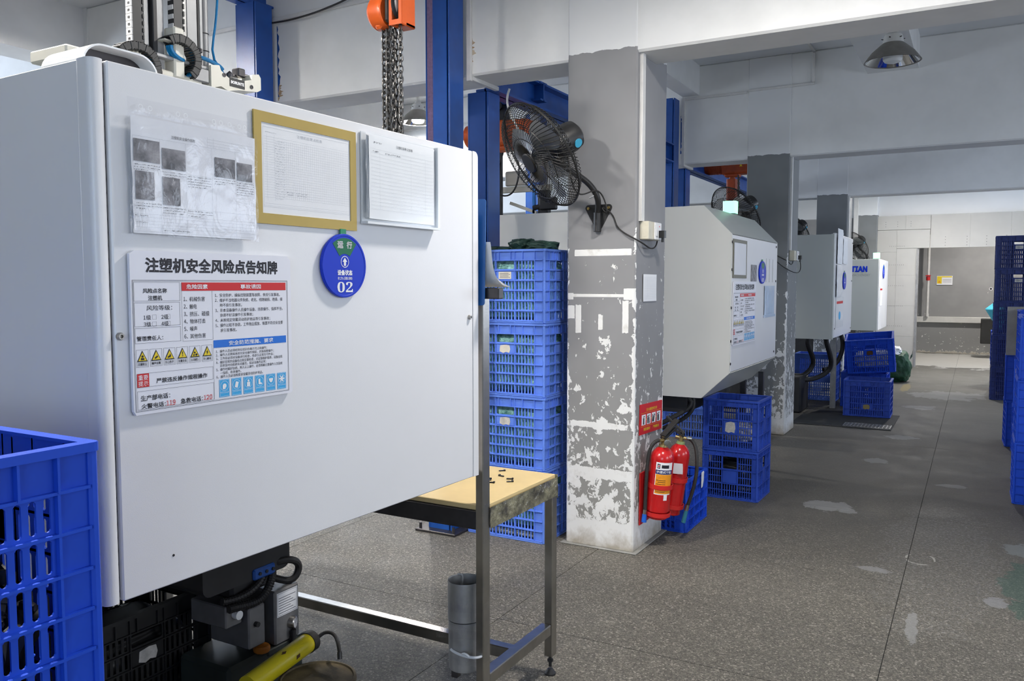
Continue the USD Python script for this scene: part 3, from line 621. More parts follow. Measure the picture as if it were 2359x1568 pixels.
    K2 = lambda *m: tr(cat(*m), 0, 0, .0079)
    obj('white_print', K2(T('危险因素', 124, 242, 176, 252, bold=1), T('事故诱因', 261, 242, 318, 252, bold=1), T('安全防范措施、要求', 227, 121.5, 351, 131.5, bold=1), T('重要', 10.5, 67, 31.5, 77), T('提示', 10.5, 55.5, 31.5, 65.5)), 'print_white', t, smooth=False)
    yl, bl, sk, wh = [], [], [], []
    for k in range(6):
        cx = 20.8+30*k; bl.append(flat(sc(tri(cx, 102.8, 23, 21.5)))); yl.append(tr(flat(sc(tri(cx, 104.6, 18, 16.6))), z=.0004))
        d = {0: unary_union([Point(cx, 113).buffer(2.2), sbox(cx-3.5, 106, cx+3.5, 110)]), 1: saf.rotate(sbox(cx-3.6, 108, cx+3.6, 111), 35), 2: unary_union([saf.rotate(sbox(cx-4.5, 107.5, cx+3, 110.5), 30), sbox(cx+.5, 107, cx+2, 114)]),
             3: unary_union([Polygon([(cx-1, 116.5), (cx+1, 116.5), (cx+.5, 110), (cx-.5, 110)]), Point(cx, 107.8).buffer(1.0)]), 4: unary_union([Point(cx-1, 112.5).buffer(2), Point(cx+3, 108).buffer(2.4), Point(cx-3, 107.5).buffer(1.8)]),
             5: Polygon([(cx+1.5, 117), (cx-2.6, 111), (cx-.2, 111), (cx-1.2, 106), (cx+2.6, 112.2), (cx+.3, 112.2)])}[k]
        bl.append(tr(flat(sc(d)), z=.0008))
        x = 199.5+32.3*k; sk.append(R(x, 12.5, x+27, 50)); wh += [tr(O(x+1.2, 23, x+25.8, 49, .45), z=.0004), tr(O(x+1.2, 14, x+25.8, 21.5, .4), z=.0004)]
        cx2, cy = x+13.5, 36; wh.append(tr(flat(sc(Point(cx2, cy).buffer(10.5).difference(Point(cx2, cy).buffer(9.9)))), z=.0004))
        pic = [unary_union([Point(cx2, cy).buffer(5), sbox(cx2-5, cy-7, cx2+2, cy)]), saf.rotate(sbox(cx2-4, cy-7, cx2+4, cy+6), -15), unary_union([Point(cx2, cy+5).buffer(2.6), sbox(cx2-4.5, cy-8, cx2+4.5, cy+2)]),
               Polygon([(cx2-4, cy+6), (cx2+1, cy+6), (cx2+1, cy-2), (cx2+6, cy-4), (cx2+6, cy-6.5), (cx2-4, cy-6.5)]), unary_union([sbox(cx2-6, cy-1, cx2+6, cy+4), Point(cx2, cy-1).buffer(4.5)]), unary_union([saf.rotate(sbox(cx2-1.6, cy-8, cx2+1.6, cy+8), a) for a in (30, 90, 150)])][k]
        wh.append(tr(flat(sc(pic)), z=.0004))
    obj('sky_print', K(*sk), 'print_sky', t, smooth=False); obj('warning_black', K(*bl), 'print_black', t, smooth=False)
    obj('warning_yellow', K(*yl), 'print_yellow', t, smooth=False); obj('pictograms', K(*wh), 'print_white', t, smooth=False)
    return t
sb = safety_board(thing('safety_sign', 'large white Chinese safety notice board with red and blue bands on the nearest cabinet', 'sign', M=sheet1(-1.190, 1.2495, .003)))
def crumpled(w, h, seed, amp, nx=40, ny=30, z0=0.0, curl=0.0):
    xs, ys = np.meshgrid(np.linspace(0, w, nx), np.linspace(0, h, ny), indexing='ij')
    n = meshkit.fbm(np.stack([xs*14+seed, ys*14, xs*0+seed], -1), 3, seed)
    edge = np.minimum(1, 12*np.minimum(np.minimum(xs, w-xs), np.minimum(ys, h-ys))/w)
    z = z0+amp*n*(.4+.6*edge)+curl*((1-xs/w)**3)
    jx = .0025*(meshkit.noise(np.stack([ys*30+seed, xs*0, xs*0], -1), seed)-.5); v = np.stack([xs+jx, ys+jx.T[:1, :1]*0, z], -1).reshape(-1, 3)
    i, j = np.meshgrid(np.arange(nx-1), np.arange(ny-1), indexing='ij'); a = (i*ny+j).ravel()
    return trimesh.Trimesh(v, np.vstack([np.c_[a, a+ny, a+ny+1], np.c_[a, a+ny+1, a+1]]), process=False)
def drape(m, base, w, h):
    """lay flat print onto a crumpled sheet"""
    from scipy.spatial import cKDTree
    k = cKDTree(base.vertices[:, :2]); m = m.copy(); dd, ii = k.query(m.vertices[:, :2], 4)
    wgt = 1/(dd+1e-5); m.vertices[:, 2] = (base.vertices[ii, 2]*wgt).sum(1)/wgt.sum(1)+.0009; return m
rnd = random.Random(5)
def scribble(x0, y0, x1, lines, pitch, h, frac=.85, seed=1):
    """rows of tiny illegible strokes"""
    r = random.Random(seed); out = []
    for k in range(lines):
        x = x0; end = x0+(x1-x0)*(frac if k == lines-1 else 1)
        while x < end:
            w = r.uniform(.6, 1.0)*h
            for q in range(2): out.append(R(x+r.uniform(0, .5)*w, y0-pitch*k+r.uniform(0, .7)*h, x+w, y0-pitch*k+r.uniform(.0, .7)*h+.35))
            x += h*1.15
    return out
sl = thing('plastic_sleeve', 'crumpled clear plastic sleeve holding a sheet with grey photos, top left of the cabinet', 'document sleeve', M=sheet1(-1.189, 1.5945, .010))
W_, H_ = .310, .232
sheet = crumpled(W_-.012, H_-.012, 3, .0035, z0=.002); sheet.apply_translation([.008, .004, 0])
obj('paper_sheet', sheet, 'sheet_plastic', sl, smooth=True)
pics = [(12, 140, 68, 182), (73, 132, 126, 172), (197, 130, 249, 170), (254, 128, 296, 166), (14, 68, 54, 122), (72, 62, 112, 116)]
for i_, p in enumerate(pics):
    px0, py0, px1, py1 = p; gx = np.linspace(px0, px1, 8); gy = np.linspace(py0, py1, 8)
    obj('photo', drape(cat([R(gx[a], gy[b], gx[a+1], gy[b+1]) for a in range(7) for b in range(7)]), sheet, W_, H_), 'photo_print', sl, 'grey photo printed on the sheet', smooth=True)
lines = [R(10, y, 300, y+.35) for y in (8, 16, 22, 28, 35, 41, 57, 126, 187)]+[R(x, 8, x+.35, 187) for x in (10, 68, 127, 190, 250)]+[R(180, y, 300, y+.35) for y in (192, 198, 204)]+[R(180, 187, 180.35, 208), R(195, 187, 195.35, 208)]
def dice(ms):
    m = cat(ms); v, f = trimesh.remesh.subdivide_to_size(m.vertices, m.faces, .012); return trimesh.Trimesh(v, f, process=False)
obj('ruled_lines', drape(dice(lines), sheet, W_, H_), 'print_faint', sl, smooth=False)
scr = scribble(12, 133, 66, 3, 5, 2.6, .5, 1)+scribble(72, 125, 125, 3, 5, 2.6, .6, 2)+scribble(130, 122, 188, 5, 5, 2.6, .8, 3)+scribble(196, 124, 248, 3, 5, 2.6, .5, 4)+scribble(253, 122, 300, 6, 5, 2.6, .8, 5)+scribble(12, 60, 66, 3, 5, 2.6, .4, 6)+scribble(72, 55, 125, 3, 5, 2.6, .9, 7)+scribble(130, 53, 188, 3, 5, 2.6, .5, 8)+scribble(12, 37, 38, 1, 5, 2.6, 1, 9)+scribble(12, 24, 38, 1, 5, 2.6, 1, 10)+scribble(72, 11, 140, 1, 5, 2.6, 1, 11)
obj('small_print', drape(cat(scr), sheet, W_, H_), 'print_grey', sl, kind='stuff', smooth=False)
obj('sheet_title', drape(T('注塑机安全操作规程', 95, 192, 150, 198.5, bold=0), sheet, W_, H_), 'print_grey', sl, smooth=False)
obj('sleeve_film', cat(crumpled(W_, H_, 9, .006, 60, 46, z0=.0045)), 'clear_film', sl, smooth=True)
obj('binding_strip', tr(crumpled(W_-.02, .030, 4, .003, 50, 8, z0=.001), .004, H_-.004, 0), 'clear_film', sl, 'clear punched strip', smooth=True)
obj('punch_holes', cat([xf(lathe([(.0032, 0), (.0042, .0002), (.0052, 0)], 14), trimesh.transformations.translation_matrix((x/1000, H_+.010, .006))) for x in (28, 48, 110, 128, 196, 214, 236, 262, 276)]), 'paper', sl, kind='stuff')
gf = thing('magnetic_sheet_holder', 'gold-bordered magnetic frame with a printed inspection table', 'document holder', M=sheet1(-.8785, 1.637, .002))
obj('frame_border', ext(sbox(0, 0, .3305, .2475).difference(sbox(.0215, .0235, .309, .224)), .004), 'gold_card', gf, smooth=False)
obj('paper_sheet', tr(bx(.018, .312, .02, .228, 0, .0018)), 'paper', gf, smooth=False)
gl_ = [outline(.027, .038, .306, .215, .0004)]+[R(30, y, 306, y+.28) for y in np.arange(60, 200, 5.6)]+[R(x, 60, x+.28, 190) for x in list(np.arange(96, 306, 6.4))]+[R(38, 52, 38.3, 200), R(60, 52, 60.3, 200), R(30, 46, 306, 46.3), R(27, 41, 306, 41.3)]
obj('ruled_lines', tr(cat(gl_), 0, 0, .0021), 'print_faint', gf, smooth=False)
obj('sheet_title', tr(T('注塑机日常点检表', 130, 203, 212, 210.5), 0, 0, .0021), 'print_faint', gf, smooth=False)
obj('small_print', tr(cat(scribble(62, 186, 92, 24, 5.6, 2.2, .7, 21)+scribble(96, 74, 118, 2, 5, 3, .9, 22)+scribble(124, 74, 160, 2, 5, 3, .9, 23)+scribble(34, 203, 66, 1, 5, 2.6, 1, 24)), 0, 0, .0022), 'print_faint', gf, kind='stuff', smooth=False)
cf = thing('acrylic_pocket', 'clear acrylic pocket with a handwritten lined record sheet, rightmost on the nearest cabinet', 'document pocket', M=sheet1(-.5275, 1.659, .002))
obj('back_plate', bx(0, .315, 0, .233, 0, .003), 'clear_edge', cf, smooth=False)
for k in range(3): obj('paper_sheet', tr(crumpled(.303-.004*k, .214, 31+k, .002, 24, 16, z0=.004+.002*k, curl=.010), .006+.003*k, .016-.002*k, 0), 'paper', cf, smooth=True)
top = tr(crumpled(.303-.008, .214, 33, .002, 24, 16, z0=.008, curl=.010), .012, .012, 0)
cl_ = [R(20, y, 300, y+.35) for y in np.arange(38, 200, 9.6)]+[R(x, 38, x+.35, 192) for x in (58, 196, 262)]
obj('ruled_lines', drape(dice(cl_), top, 1, 1), 'print_faint', cf, smooth=False)
obj('sheet_title', drape(T('注塑机保养记录表', 132, 206, 205, 213.5), top, 1, 1), 'print_grey', cf, smooth=False)
obj('handwriting', drape(cat(scribble(34, 207, 66, 1, 5, 5, 1, 41)+scribble(28, 184, 52, 1, 5, 4.5, 1, 42)+scribble(84, 184, 150, 1, 5, 5.5, 1, 43)), top, 1, 1), 'print_grey', cf, kind='stuff', smooth=False)
obj('pocket_front', rect(0, 0, .315, .233, .022), 'pane', cf, smooth=False)
obj('pocket_edge', cat(bx(-.001, .316, -.002, .004, 0, .024), bx(.313, .316, 0, .233, 0, .016)), 'clear_edge', cf, smooth=False)
def disc_at(t, num, r=.0795, full=True):
    obj('disc', lathe([(0, 0), (r*.985, 0), (r, .002), (r, .008), (r*.985, .010), (r*.93, .010), (r*.92, .0092), (0, .0092)], 64), 'disc_blue', t)
    ann = lambda r0, r1, a0, a1: Polygon([(r1*math.sin(a), r1*math.cos(a)) for a in np.linspace(a0, a1, 20)]+[(r0*math.sin(a), r0*math.cos(a)) for a in np.linspace(a1, a0, 20)])
    k = r/.0795
    obj('status_window', flat(ann(.030*k, .069*k, -.66, .66), .0097), 'disc_green', t, smooth=False)
    obj('tab', bx(-.010*k, .010*k, r*.96, r+.012*k, .002, .006), 'tab_green', t, smooth=False)
    w = [T('设备状态', -27*k, -24*k, 27*k, -10*k, bold=2), flat(Point(0, .010*k).buffer(.0145*k).difference(Point(0, .010*k).buffer(.0127*k))), flat(Polygon([(-.004*k, .0), (.004*k, .0), (.004*k, .010*k), (.0085*k, .010*k), (0, .0205*k), (-.0085*k, .010*k), (-.004*k, .010*k)]))]
    if full: w.append(T('非工作人员禁止移动', -26*k, -35*k, 26*k, -27*k, bold=1))
    if num: w.append(T(num, -28*k, -66*k, 28*k, -40*k, px=96, fname=MATH))
    obj('white_print', tr(cat(*w), 0, 0, .0098), 'print_white', t, smooth=False)
    if full:
        obj('status_outline', tr(cat(T('运', -26*k, 43*k, -5*k, 61*k, px=96, bold=5), T('行', 7*k, 43*k, 27*k, 61*k, px=96, bold=5)), 0, 0, .0100), 'print_white', t, smooth=False)
        obj('status_text', tr(cat(T('运', -25*k, 44*k, -6*k, 60*k, px=96, bold=1), T('行', 8*k, 44*k, 26*k, 60*k, px=96, bold=1)), 0, 0, .0103), 'print_black', t, smooth=False)
    return t
disc_at(thing('status_disc', 'round blue machine status disc numbered 02 with a green window', 'status sign', M=sheet1(-.6005, 1.5475, .002)), '\U0001D7CE\U0001D7D0')

# ------------------------------------------------------------------ picking robot on top of the nearest machine
RX = -1.9
rb = thing('picking_robot', 'cream and aluminium picking robot arm rising above the nearest cabinet', 'robot', (RX, 1.65, 0))
obj('base_beam', cat(bx(-.16, -.012, -.42, -.02, 2.045, 2.075, .004), bx(-.12, -.03, -.38, -.06, 1.91, 2.05, .01)), 'robot_cream', rb, smooth=False)
obj('base_block', bx(-.15, -.02, -.40, .08, 1.862, 1.92, .006), 'steel_dark', rb, smooth=False)
head = [(.0, 2.055), (.0, 2.118), (.030, 2.124), (.036, 2.110), (.062, 2.096), (.085, 2.092), (.110, 2.096), (.150, 2.108), (.152, 2.124), (.178, 2.130), (.186, 2.120), (.186, 2.085), (.172, 2.077), (.10, 2.068), (.06, 2.058), (.035, 2.066)]
hp = Polygon(head).buffer(-.003).buffer(.003)
obj('arm_head', prism_x(list(hp.exterior.coords)[:-1], -.06, 0), 'robot_cream', rb, 'cream moulded arm head', smooth=False)
tg = obj('name_tag', bx(0, .0015, .066, .121, 2.0735, 2.0985), 'black_plastic', rb, 'black tag with white lettering', smooth=False)
obj('lettering', xf(text('BORUNTE', .003, .008, .052, .017, fname=INTER, px=96, bold=5), frame((.0019, .066, 2.0735), (0, 1, 0), (0, 0, 1))), 'print_white', tg, smooth=False)
for yy, zz in ((.046, 2.100), (.148, 2.0865)): obj('cap_screw', xf(lathe([(0, .0), (.006, 0), (.006, .002), (.0035, .002), (.0035, .0008), (0, .0008)], 16), frame((0, yy, zz), (0, 1, 0), (0, 0, 1))), 'steel_dark', rb)
obj('guide_block', cat(bx(-.055, -.005, -.055, -.001, 2.066, 2.104, .003), bx(-.09, -.01, -.17, .03, 2.104, 2.114, .002)), 'aluminium', rb, smooth=False)
obj('clamp_jaw', cat(bx(-.05, -.02, .118, .146, 2.115, 2.14, .003), cyl((-.035, .09, 2.112), (-.035, .165, 2.126), .005, 10), lathe([(0, 0), (.010, 0), (.011, .01), (0, .02)], 14).apply_translation([-.035, .098, 2.108])), 'steel_dark', rb)
def rail(name, y0, y1, z0, z1, x0, x1, m, lab=None): return obj(name, bx(x0, x1, y0, y1, z0, z1, .002), m, rb, lab, smooth=False)
ZT = 3.35
rail('guide_rail', -.192, -.175, 1.95, ZT, -.09, -.03, 'aluminium'); rail('guide_rail', -.170, -.156, 1.95, ZT, -.08, -.02, 'iron_black'); rail('guide_rail', -.154, -.128, 1.95, ZT, -.09, -.03, 'aluminium')
rail('guide_rail', -.046, -.010, 2.05, ZT, -.10, -.04, 'aluminium'); rail('guide_rail', -.006, .002, 2.05, ZT, -.10, -.045, 'rubber'); rail('guide_rail', .006, .018, 2.05, ZT, -.10, -.05, 'aluminium')
obj('air_cylinder', cyl((-.08, .046, 2.10), (-.08, .046, ZT), .0125, 20), 'aluminium', rb, 'round aluminium cylinder')
obj('cable_tie', cat([tube([(-.08+.0135*math.cos(a), .046+.0135*math.sin(a), z) for a in np.linspace(0, 2*math.pi, 18)], .0011, 5) for z in (2.176, 2.226)]), 'black_plastic', rb)
obj('air_tube', tube(spline([(-.06, .030, ZT), (-.058, .062, 2.6), (-.06, .066, 2.23), (-.058, .060, 2.16), (-.04, .064, 2.13), (-.03, .085, 2.10)], 40), .0035, 8), 'tube_blue', rb, 'blue air tube')
obj('air_tube', tube(spline([(-.03, -.03, 2.135), (-.025, .0, 2.138), (-.025, .035, 2.133), (-.03, .060, 2.128), (-.03, .068, 2.122)], 20), .006, 8), 'tube_blue', rb, 'bundle of blue air tubes')
obj('pin', cat(cyl((-.03, -.012, 2.125), (-.03, -.012, 2.155), .003, 8), cyl((-.03, -.012, 2.153), (-.03, -.012, 2.163), .007, 12)), 'steel_dark', rb)
def chain_loop(pts, n, w, h, t):
    """cable chain: overlapping U-shaped links along a path in the y-z plane"""
    p = spline([(0, a, b) for a, b in pts], n+1); out = []
    for i in range(n):
        c = (p[i]+p[i+1])/2; d = p[i+1]-p[i]; L = np.linalg.norm(d); d /= L; nrm = np.cross((1, 0, 0), d)
        s = .5*L*1.22; wo = w*(1.0 if i % 2 else .93)
        M = frame(c, (1, 0, 0), d)
        loc = cat(bx(-wo/2, -wo/2+t, -s, s, -h/2, h/2, .001), bx(wo/2-t, wo/2, -s, s, -h/2, h/2, .001), bx(-wo/2, wo/2, -s*.45, s*.45, h/2-t, h/2, .0008), bx(-wo/2, wo/2, -s*.45, s*.45, -h/2, -h/2+t, .0008))
        out.append(xf(loc, M))
    return cat(out)
L1 = [(-.285, 2.090), (-.262, 2.106), (-.232, 2.111), (-.203, 2.104), (-.185, 2.085), (-.180, 2.055), (-.182, 2.02)]
L2 = [(-.138, 2.150), (-.118, 2.160), (-.094, 2.160), (-.070, 2.150), (-.054, 2.128), (-.055, 2.100), (-.072, 2.072)]
obj('cable_chain', tr(chain_loop(L1, 17, .038, .022, .0035), -.008, 0, 0), 'cable_chain', rb, 'black articulated cable chain, left loop')
obj('cable_chain', tr(chain_loop(L2, 17, .038, .024, .0035), -.006, 0, 0), 'cable_chain', rb, 'black articulated cable chain, right loop')
obj('tube_bundle', cat([tube(spline([(-.008+.007*k, -.272, 2.085), (-.008+.007*k, -.262, 2.062), (-.008+.007*k, -.235, 2.048), (-.01, -.20, 2.036)], 16), .005, 8) for k in (-1, 0, 1)]), 'tube_blue', rb, 'blue tubes leaving the left chain')
obj('tube_bundle', cat([tube(spline([(-.008+.007*k, -.131, 2.140), (-.008+.007*k, -.124, 2.122), (-.008+.007*k, -.105, 2.112), (-.01, -.085, 2.112)], 16), .005, 8) for k in (-1, 0, 1)]), 'tube_blue', rb, 'blue tubes leaving the right chain')
obj('inner_tubes', cat([tube(spline([(-.008+.008*k, a, b) for a, b in L2[2:]], 14), .003, 6) for k in (-1, 0, 1)]+[tube(spline([(-.008+.008*k, a, b) for a, b in L1[2:]], 14), .003, 6) for k in (-1, 0, 1)]), 'tube_blue', rb)
def vert_chain(y0, y1, z0, z1, x0, x1, n):
    out = []
    for k in range(n):
        a, b = z0+(z1-z0)*k/n, z0+(z1-z0)*(k+1)/n-.0012
        out += [bx(x0, x1, y0, y1, a, a+(b-a)*.55, .0008), bx(x0, x0+.004, y0, y1, a, b), bx(x0, x1, y0, y0+.003, a, b), bx(x0, x1, y1-.003, y1, a, b)]
    return cat(out)
obj('vertical_chain', cat(bx(-.036, -.014, -.236, -.206, 2.12, ZT), *[bx(-.038, -.012, -.207, -.203, 2.12+.018*k, 2.13+.018*k) for k in range(66)]), 'cable_chain', rb, smooth=False)
obj('chain_cover', cat(*[bx(-.037, -.0135, -.239, -.236, 2.125+.018*k, 2.1422+.018*k, .0005) for k in range(66)]), 'chain_pale', rb, 'pale chain covers with small square windows', kind='stuff', smooth=False)
obj('chain_windows', cat(*[bx(-.028, -.021, -.2396, -.239, 2.131+.018*k, 2.136+.018*k) for k in range(66)]), 'rubber', rb, kind='stuff', smooth=False)
obj('vertical_chain', cat(bx(-.034, -.010, -.112, -.082, 2.19, ZT), *[bx(-.036, -.008, -.083, -.079, 2.19+.02*k, 2.203+.02*k) for k in range(56)]), 'cable_chain', rb, smooth=False)
obj('chain_cover', cat(*[bx(-.033, -.011, -.1145, -.112, 2.192+.0245*k, 2.2045+.0245*k, .0005) for k in range(45)]), 'chain_pale', rb, 'pale chain crosspieces', kind='stuff', smooth=False)
obj('chain_bracket', cat(bx(-.05, -.008, -.236, -.214, 2.02, 2.128, .004), bx(-.04, -.004, -.282, -.20, 2.086, 2.090)), 'robot_cream', rb, smooth=False)
obj('chain_bracket', cat(bx(-.05, -.006, -.116, -.082, 2.06, 2.196, .004), bx(-.04, -.002, -.15, -.08, 2.150, 2.154)), 'robot_cream', rb, smooth=False)
# ------------------------------------------------------------------ work table beside the cabinet
tb = thing('work_table', 'steel-framed work table with yellow board top, standing past the white cabinet', 'table', (-1.371, 2.52, 0))
def tubebox(x0, x1, y0, y1, z0, z1): return bx(x0, x1, y0, y1, z0, z1, .003)
obj('table_top', bx(-1.62, -.004, -.262, .262, .764, .782, .002), 'ply_yellow', tb, 'pale yellow plywood board', smooth=False)
obj('apron', cat(tubebox(-.03, -.003, -.225, .228, .700, .763), tubebox(-1.62, -.03, -.268, -.225, .700, .763), tubebox(-1.62, -.03, .228, .268, .700, .763), tubebox(-1.62, -1.58, -.268, .268, .700, .763)), 'steel_dark', tb, smooth=False)
obj('leg', xf(cat(tubebox(-.030, 0, -.272, -.228, 0.03, 1.462)), trimesh.transformations.shear_matrix(0, [0, 0, 1], [0, 0, 0], [1, 0, 0])), 'steel', tb, 'tall corner post rising past the table top', smooth=False)
for x0, x1, y0, y1 in ((-.035, 0, .232, .271), (-1.62, -1.577, .226, .271), (-1.62, -1.577, -.272, -.228)):
    obj('leg', tubebox(x0, x1, y0, y1, .075, .764), 'steel', tb, smooth=False)
    obj('levelling_foot', cat(cyl(((x0+x1)/2, (y0+y1)/2, .03), ((x0+x1)/2, (y0+y1)/2, .08), .006, 10), lathe([(0, 0), (.022, 0), (.022, .006), (.010, .022), (0, .022)], 18).apply_translation([(x0+x1)/2, (y0+y1)/2, 0]), cyl(((x0+x1)/2, (y0+y1)/2, .05), ((x0+x1)/2, (y0+y1)/2, .06), .011, 6)), 'iron_black', tb)
obj('levelling_foot', lathe([(0, 0), (.022, 0), (.022, .006), (.010, .03), (0, .03)], 18).apply_translation([-.021, -.25, 0]), 'iron_black', tb)
obj('side_rail', tubebox(-.043, -.001, -.228, .226, .165, .207), 'steel', tb, smooth=False)
obj('cross_rail', tubebox(-1.60, -.043, -.02, .022, .158, .200), 'steel', tb, smooth=False)
obj('arm_bar', cat(tubebox(-.05, .060, -.274, -.242, 1.4555, 1.491)), 'steel_dark', tb, smooth=False)
fw_ = crumpled(.50, .072, 51, .004, 60, 8, z0=.002); M_ = frame((.0015, -.234, .700), (0, 1, 0), (0, 0, 1))
obj('stretch_film', cat(xf(fw_, M_), xf(crumpled(.05, .09, 52, .006, 10, 14, z0=.002), frame((-.046, .2725, .69), (1, 0, 0), (0, 0, 1)))), 'film_wrap', tb, 'crinkled stretch film wound round the apron', smooth=True)
for y_, z_, w_, h_, s_ in ((-.274, .26, .046, .20, 54), (-.274, .66, .046, .13, 55), (.228, .70, .04, .07, 57)): obj('stretch_film', xf(crumpled(w_, h_, s_, .004, 10, 24, z0=.001), frame((.001, y_, z_), (0, 1, 0), (0, 0, 1))), 'clear_film', tb, smooth=True)
nb = random.Random(8)
CLIPS = ('farthest back on', 'second from the back on', 'middle right on', 'farthest left, beside the steel post, on', 'nearest the steel post on', 'nearest the wrapped edge of')
for k, (x, y) in enumerate(((-1.575, 2.724), (-1.534, 2.647), (-1.482, 2.621), (-1.541, 2.579), (-1.514, 2.540), (-1.462, 2.586))):
    a = nb.uniform(0, 3); o = obj('plastic_clip', xf(cat(bx(-.013, .013, -.003, .003, 0, .004, .001), bx(.006, .013, -.005, .005, 0, .006, .001)), frame((x, y, .7825), (math.cos(a), math.sin(a), 0), (-math.sin(a), math.cos(a), 0))), 'parts_black', None, 'small black plastic clip lying '+CLIPS[k]+' the yellow table top', 'part', 'black clips on the table top', smooth=False)
bn = thing('metal_canister', 'cylindrical grey metal canister strapped to the near leg of the work table', 'canister', (-1.476, 2.300, .205))
obj('lower_drum', lathe([(0, 0), (.054, 0), (.056, .004), (.056, .168), (0, .168)], 36), 'galvanised', bn)
obj('upper_cup', lathe([(.0555, .172), (.058, .172), (.058, .300), (.0575, .303), (.0555, .300), (.0555, .20), (0, .20)], 36), 'galvanised', bn)
obj('base_leg', bx(-.05, -.025, -.012, .012, -.045, .002, .002), 'steel_dark', bn)
obj('loose_wire', tube(spline([(-.012, .0, .20), (-.018, .005, .27), (-.022, .0, .318), (-.026, -.003, .318)], 14), .004, 6), 'galvanised', bn)
obj('wrap_film', cat([xf(crumpled(.17, .03, 60+k, .004, 24, 6, z0=.001), frame((-.075, -.061, .02+.045*k), (1, .06*(-1)**k, .12*(-1)**k), (0, 0, 1))) for k in range(5)]), 'clear_film', bn, smooth=True)
obj('tie_string', cat(tube(spline([(-.02, -.058, .078), (.04, -.068, .072), (.095, -.055, .077), (.097, -.035, .079)], 16), .0045, 7), tube(spline([(.03, -.066, .074), (.045, -.072, .082), (.06, -.069, .074)], 8), .004, 6)), 'paper', bn, 'white string tie')
fo = thing('clipboard', 'blue clipboard seen edge-on with curling white papers, past the cabinet edge', 'clipboard', (-1.405, 2.235, 1.435))
obj('board', xf(ext(sbox(-.11, 0, .050, .335).buffer(-.01).buffer(.01), .003), frame((0, 0, 0), (1, 0, 0), (-.045, .03, 1))), 'clip_blue', fo, smooth=False)
pp = []
for k in range(5):
    prof = spline([(.066-.003*k, .008, .20), (.070-.003*k, .016+.003*k, .13), (.078-.002*k, .03+.004*k, .085), (.090, .05+.006*k, .063), (.106-.003*k, .065+.006*k, .058)], 16)
    a = prof.copy(); b = prof-np.array([.14, 0, 0]); v = np.stack([a, b], 1).reshape(-1, 3); i = np.arange(15)*2
    pp.append(trimesh.Trimesh(v, np.vstack([np.c_[i, i+1, i+3], np.c_[i, i+3, i+2]]), process=False))
for q in pp: obj('paper_sheet', q, 'paper', fo, smooth=True)

# ------------------------------------------------------------------ blue gantry posts and beams
def hpost(label, x, y, z1, base=True, m='blue_steel', w=.19, d=.15, group=None):
    t = thing('gantry_post', label, 'steel post', (x, y, 0), group=group)
    obj('post_shaft', cat(bx(-w/2, w/2, -d/2, -d/2+.012, .015, z1, .002), bx(-w/2, w/2, d/2-.012, d/2, .015, z1, .002), bx(-.006, .006, -d/2+.01, d/2-.01, .015, z1)) if False else cat(bx(-w/2, -w/2+.012, -d/2, d/2, .015, z1, .002), bx(w/2-.012, w/2, -d/2, d/2, .015, z1, .002), bx(-w/2+.01, w/2-.01, -.005, .005, .015, z1), bx(-w/2+.008, w/2-.02, -d/2, -d/2+.008, .015, z1)), m, t, smooth=False)
    if base:
        obj('base_plate', bx(-w/2-.06, w/2+.06, -d/2-.06, d/2+.06, 0, .016, .003), 'steel_dark', t, smooth=False)
        obj('anchor_bolts', cat([cyl((sx*(w/2+.035), sy*(d/2+.035), .014), (sx*(w/2+.035), sy*(d/2+.035), .05), .009, 8) for sx in (-1, 1) for sy in (-1, 1)]), 'steel_dark', t)
    return t
hpost('blue steel post left of the chain hoist, directly behind the robot head', -4.37, 4.17, 3.40)
hpost('tallest blue steel post, just right of the purple strap', -2.805, 4.17, 3.40, w=.17)
hpost('shorter blue steel post ending under the beam, left of the black fan', -2.86, 4.71, 2.745, w=.155)
hpost('dark blue post seen right of the flaked pillar', -2.815, 8.33, 3.40, w=.15)
hpost('short blue post beside the far orange hoist', -2.84, 8.84, 2.745, w=.13)
hpost('blue post behind the black fan, lower part visible through its guard', -4.37, 8.33, 3.40)
hpost('light blue post far off beside the third pillar', -2.80, 13.0, 2.70, m='blue_steel_light', w=.16)
def ibeam(x, y0, y1, z0, z1, w, label):
    return obj('gantry_beam', cat(bx(x-w/2, x+w/2, y0, y1, z0, z0+.014), bx(x-w/2, x+w/2, y0, y1, z1-.014, z1), bx(x-.006, x+.006, y0, y1, z0, z1)), 'blue_steel', None, label, 'steel beam', smooth=False)
ibeam(-2.80, .3, 4.28, 3.40, 3.60, .15, 'blue rail beam above the nearest machine')
ibeam(-4.37, .3, 4.28, 3.40, 3.60, .15, 'second blue rail beam over the nearest machine')
ibeam(-2.80, 4.63, 8.25, 2.745, 2.93, .14, 'blue steel beam running back above the black fan')
obj('gantry_beam', cat(bx(-3.25, -2.72, 5.25, 5.35, 2.80, 2.812), bx(-3.25, -2.72, 5.25, 5.35, 2.918, 2.93), bx(-3.25, -2.72, 5.295, 5.305, 2.80, 2.93)), 'blue_steel', None, 'short blue bracket beam carrying the finned hoist behind the fan', 'steel beam', smooth=False)
obj('gantry_beam', cat(bx(-3.6, -1.7, 9.55, 9.65, 3.03, 3.042), bx(-3.6, -1.7, 9.595, 9.605, 3.04, 3.2)), 'blue_steel', None, 'blue cross girder hidden behind the second beam, carrying the far hoist', 'steel beam', smooth=False)
ibeam(-2.80, 8.78, 12.5, 2.745, 2.93, .14, 'blue steel beam of the third gantry')
